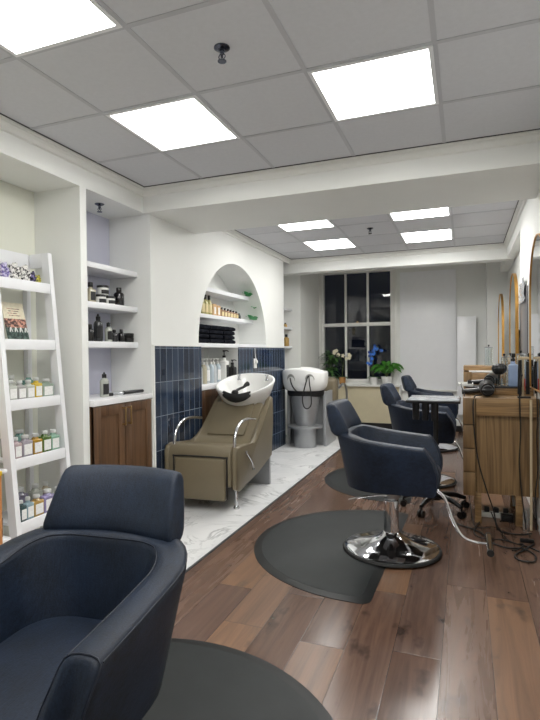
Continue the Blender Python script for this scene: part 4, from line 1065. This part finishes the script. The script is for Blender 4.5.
cable('black cable dropping diagonally from the hair dryers past the drawers to the floor', [(.12, 4.34, 1.0), (.07, 4.30, .99), (.058, 4.268, .93), (.060, 4.265, .80), (.075, 4.262, .62), (.10, 4.262, .46), (.15, 4.255, .28), (.20, 4.25, .12), (.22, 4.2, .012), (.26, 4.12, .009), (.36, 4.1, .009), (.45, 4.15, .009)])
cable('thin black cable hanging in the gap left of the station', [(-.03, 4.62, 1.075), (-.03, 4.50, 1.06), (-.005, 4.42, .98), (-.01, 4.40, .75), (-.004, 4.38, .45), (.02, 4.33, .25), (.05, 4.22, .05), (.08, 4.16, .010), (.18, 4.2, .009)], .004)
cable('loop of black cable on the floor before the station legs', [(-.06, 4.20, .009), (.10, 4.06, .009), (.16, 3.88, .009), (.26, 3.80, .009), (.36, 3.82, .009), (.42, 3.72, .009), (.40, 3.60, .009), (.32, 3.60, .009), (.30, 3.68, .009), (.38, 3.82, .009), (.44, 3.94, .009)], .006)
cable('black cable running along the floor from the power strip to the right wall', [(.19, 4.46, .05), (.22, 4.30, .012), (.26, 4.02, .009), (.30, 3.92, .009), (.40, 3.86, .009), (.455, 3.80, .009)], .005)
cable('black cable curling on the floor just right of the foot bar', [(.10, 4.30, .009), (.06, 4.12, .009), (.07, 3.98, .009), (.14, 3.93, .009), (.24, 3.95, .009), (.33, 3.90, .009), (.37, 3.86, .022), (.33, 3.80, .009), (.29, 3.76, .009)], .005)
pb = thing('inline_switch', 'black inline cord switch lying on the floor right of the footrest', 'switch', (.40, 3.97, .014)); obj('housing', box(B(), (-.045, -.014, -.013), (.045, .014, .013), .006), 'blackp', pb); obj('rocker', box(B(), (-.01, -.007, .013), (.01, .007, .016), .001), 'black', pb)
ps = thing('power_strip', 'white power strip on the floor under the station', 'power strip', (.20, 4.50, 0)); obj('housing', box(B(), (-.09, -.03, 0), (.13, .03, .04), .006), 'whitep', ps)
for k in range(3): obj('plug', box(B(), (-.06+.07*k, -.02, .04), (-.02+.07*k, .02, .08), .006), 'blackp', ps)
ad = thing('power_adapter', 'pile of black plugs and adapter under the station', 'adapter', (.30, 4.44, 0)); bm = B(); box(bm, (-.04, -.05, 0), (.05, .04, .05), .008); obj('housing', bm, 'blackp', ad)
bm = B(); tube(bm, [(.0, 0, .03), (-.03, -.06, .06), (.02, -.09, .07), (.05, -.05, .05), (.0, -.04, .02), (-.05, -.08, .012)], .005, 8, 6); obj('lead', bm, 'cord', ad)
tag(obj('conduit', cyl(B(), (.458, 4.255, 0), (.458, 4.255, .975), .009, 12), 'creamrod'), 'cream upright conduit in front of the station end panel', 'conduit')
tag(obj('waste_pipe', tube(B(), [(.12, 4.80, .25), (.13, 4.80, .17), (.17, 4.80, .145), (.33, 4.80, .135), (.37, 4.80, .12), (.385, 4.80, .02)], .010, 10, 4), 'whitep'), 'white bent pipe running low under the station', 'pipe')

# ================================================================== TROLLEY
tr = thing('salon_trolley', 'rolling trolley with white tray top and black castor base between chair and station', 'trolley', (-.235, 4.55, 0))
for k in range(5):
    a = 2*PI*k/5+.55; d = Vector((math.cos(a), math.sin(a), 0)); bm = B()
    tube(bm, [d*.03+Vector((0, 0, .13)), d*.16+Vector((0, 0, .12)), d*.27+Vector((0, 0, .085))], lambda s: .026-.009*s, 10); lg = obj('base_arm', bm, 'blackp', tr, 60)
    bm = B(); sdv = Vector((-d.y, d.x, 0)); c = d*.27
    for s in (-1, 1): cyl(bm, c+sdv*s*.010+Vector((0, 0, .028)), c+sdv*s*.024+Vector((0, 0, .028)), .028, 16)
    cyl(bm, c+Vector((0, 0, .03)), c+Vector((0, 0, .08)), .008, 8); obj('castor', bm, 'blackp', lg, 50)
bm = B(); cyl(bm, (0, 0, .10), (0, 0, .917), .02, 14); lathe(bm, [(.04, .09), (.04, .16), (.024, .18)], n=18); obj('column', bm, 'black', tr)
bm = B(); box(bm, (-.23, -.16, .918), (.20, .33, .938), .006); obj('tray_frame', bm, 'blackp', tr)
bm = B(); box(bm, (-.222, -.152, .938), (.192, .322, .944), .002); obj('tray_top', bm, 'traytop', tr)
for x, y in ((-.155, -.06), (-.075, -.09), (.0, -.12)):
    obj('tool_holder', lathe(B(), [(.024, .77), (.027, .78), (.030, .918)], (x, y, 0), 16), 'blackp', tr)

# ================================================================== CAMERA, WORLD
f_px, yaw, pit, roll = 513.0, .3632, .0148, .0105
cy_, sy_ = math.cos(yaw), math.sin(yaw)
F = Vector((-sy_*math.cos(pit), cy_*math.cos(pit), -math.sin(pit))); Rr = Vector((cy_, sy_, 0)); Dn = F.cross(Rr)
cr, sr = math.cos(roll), math.sin(roll); r1 = Rr*cr+Dn*sr; d1 = Dn*cr-Rr*sr
cam = bpy.data.cameras.new('camera'); co = bpy.data.objects.new('camera', cam); C.objects.link(co)
cam.sensor_fit = 'VERTICAL'; cam.sensor_height = 36; cam.lens = 36*f_px/720; cam.clip_start = .05
mw = Matrix((r1, -d1, -F)).transposed().to_4x4(); mw.translation = Vector((0, 0, 1.35)); co.matrix_world = mw
S.camera = co
wd = bpy.data.worlds.new('night'); S.world = wd; wd.use_nodes = True
wd.node_tree.nodes['Background'].inputs[0].default_value = (.010, .014, .026, 1); wd.node_tree.nodes['Background'].inputs[1].default_value = .16
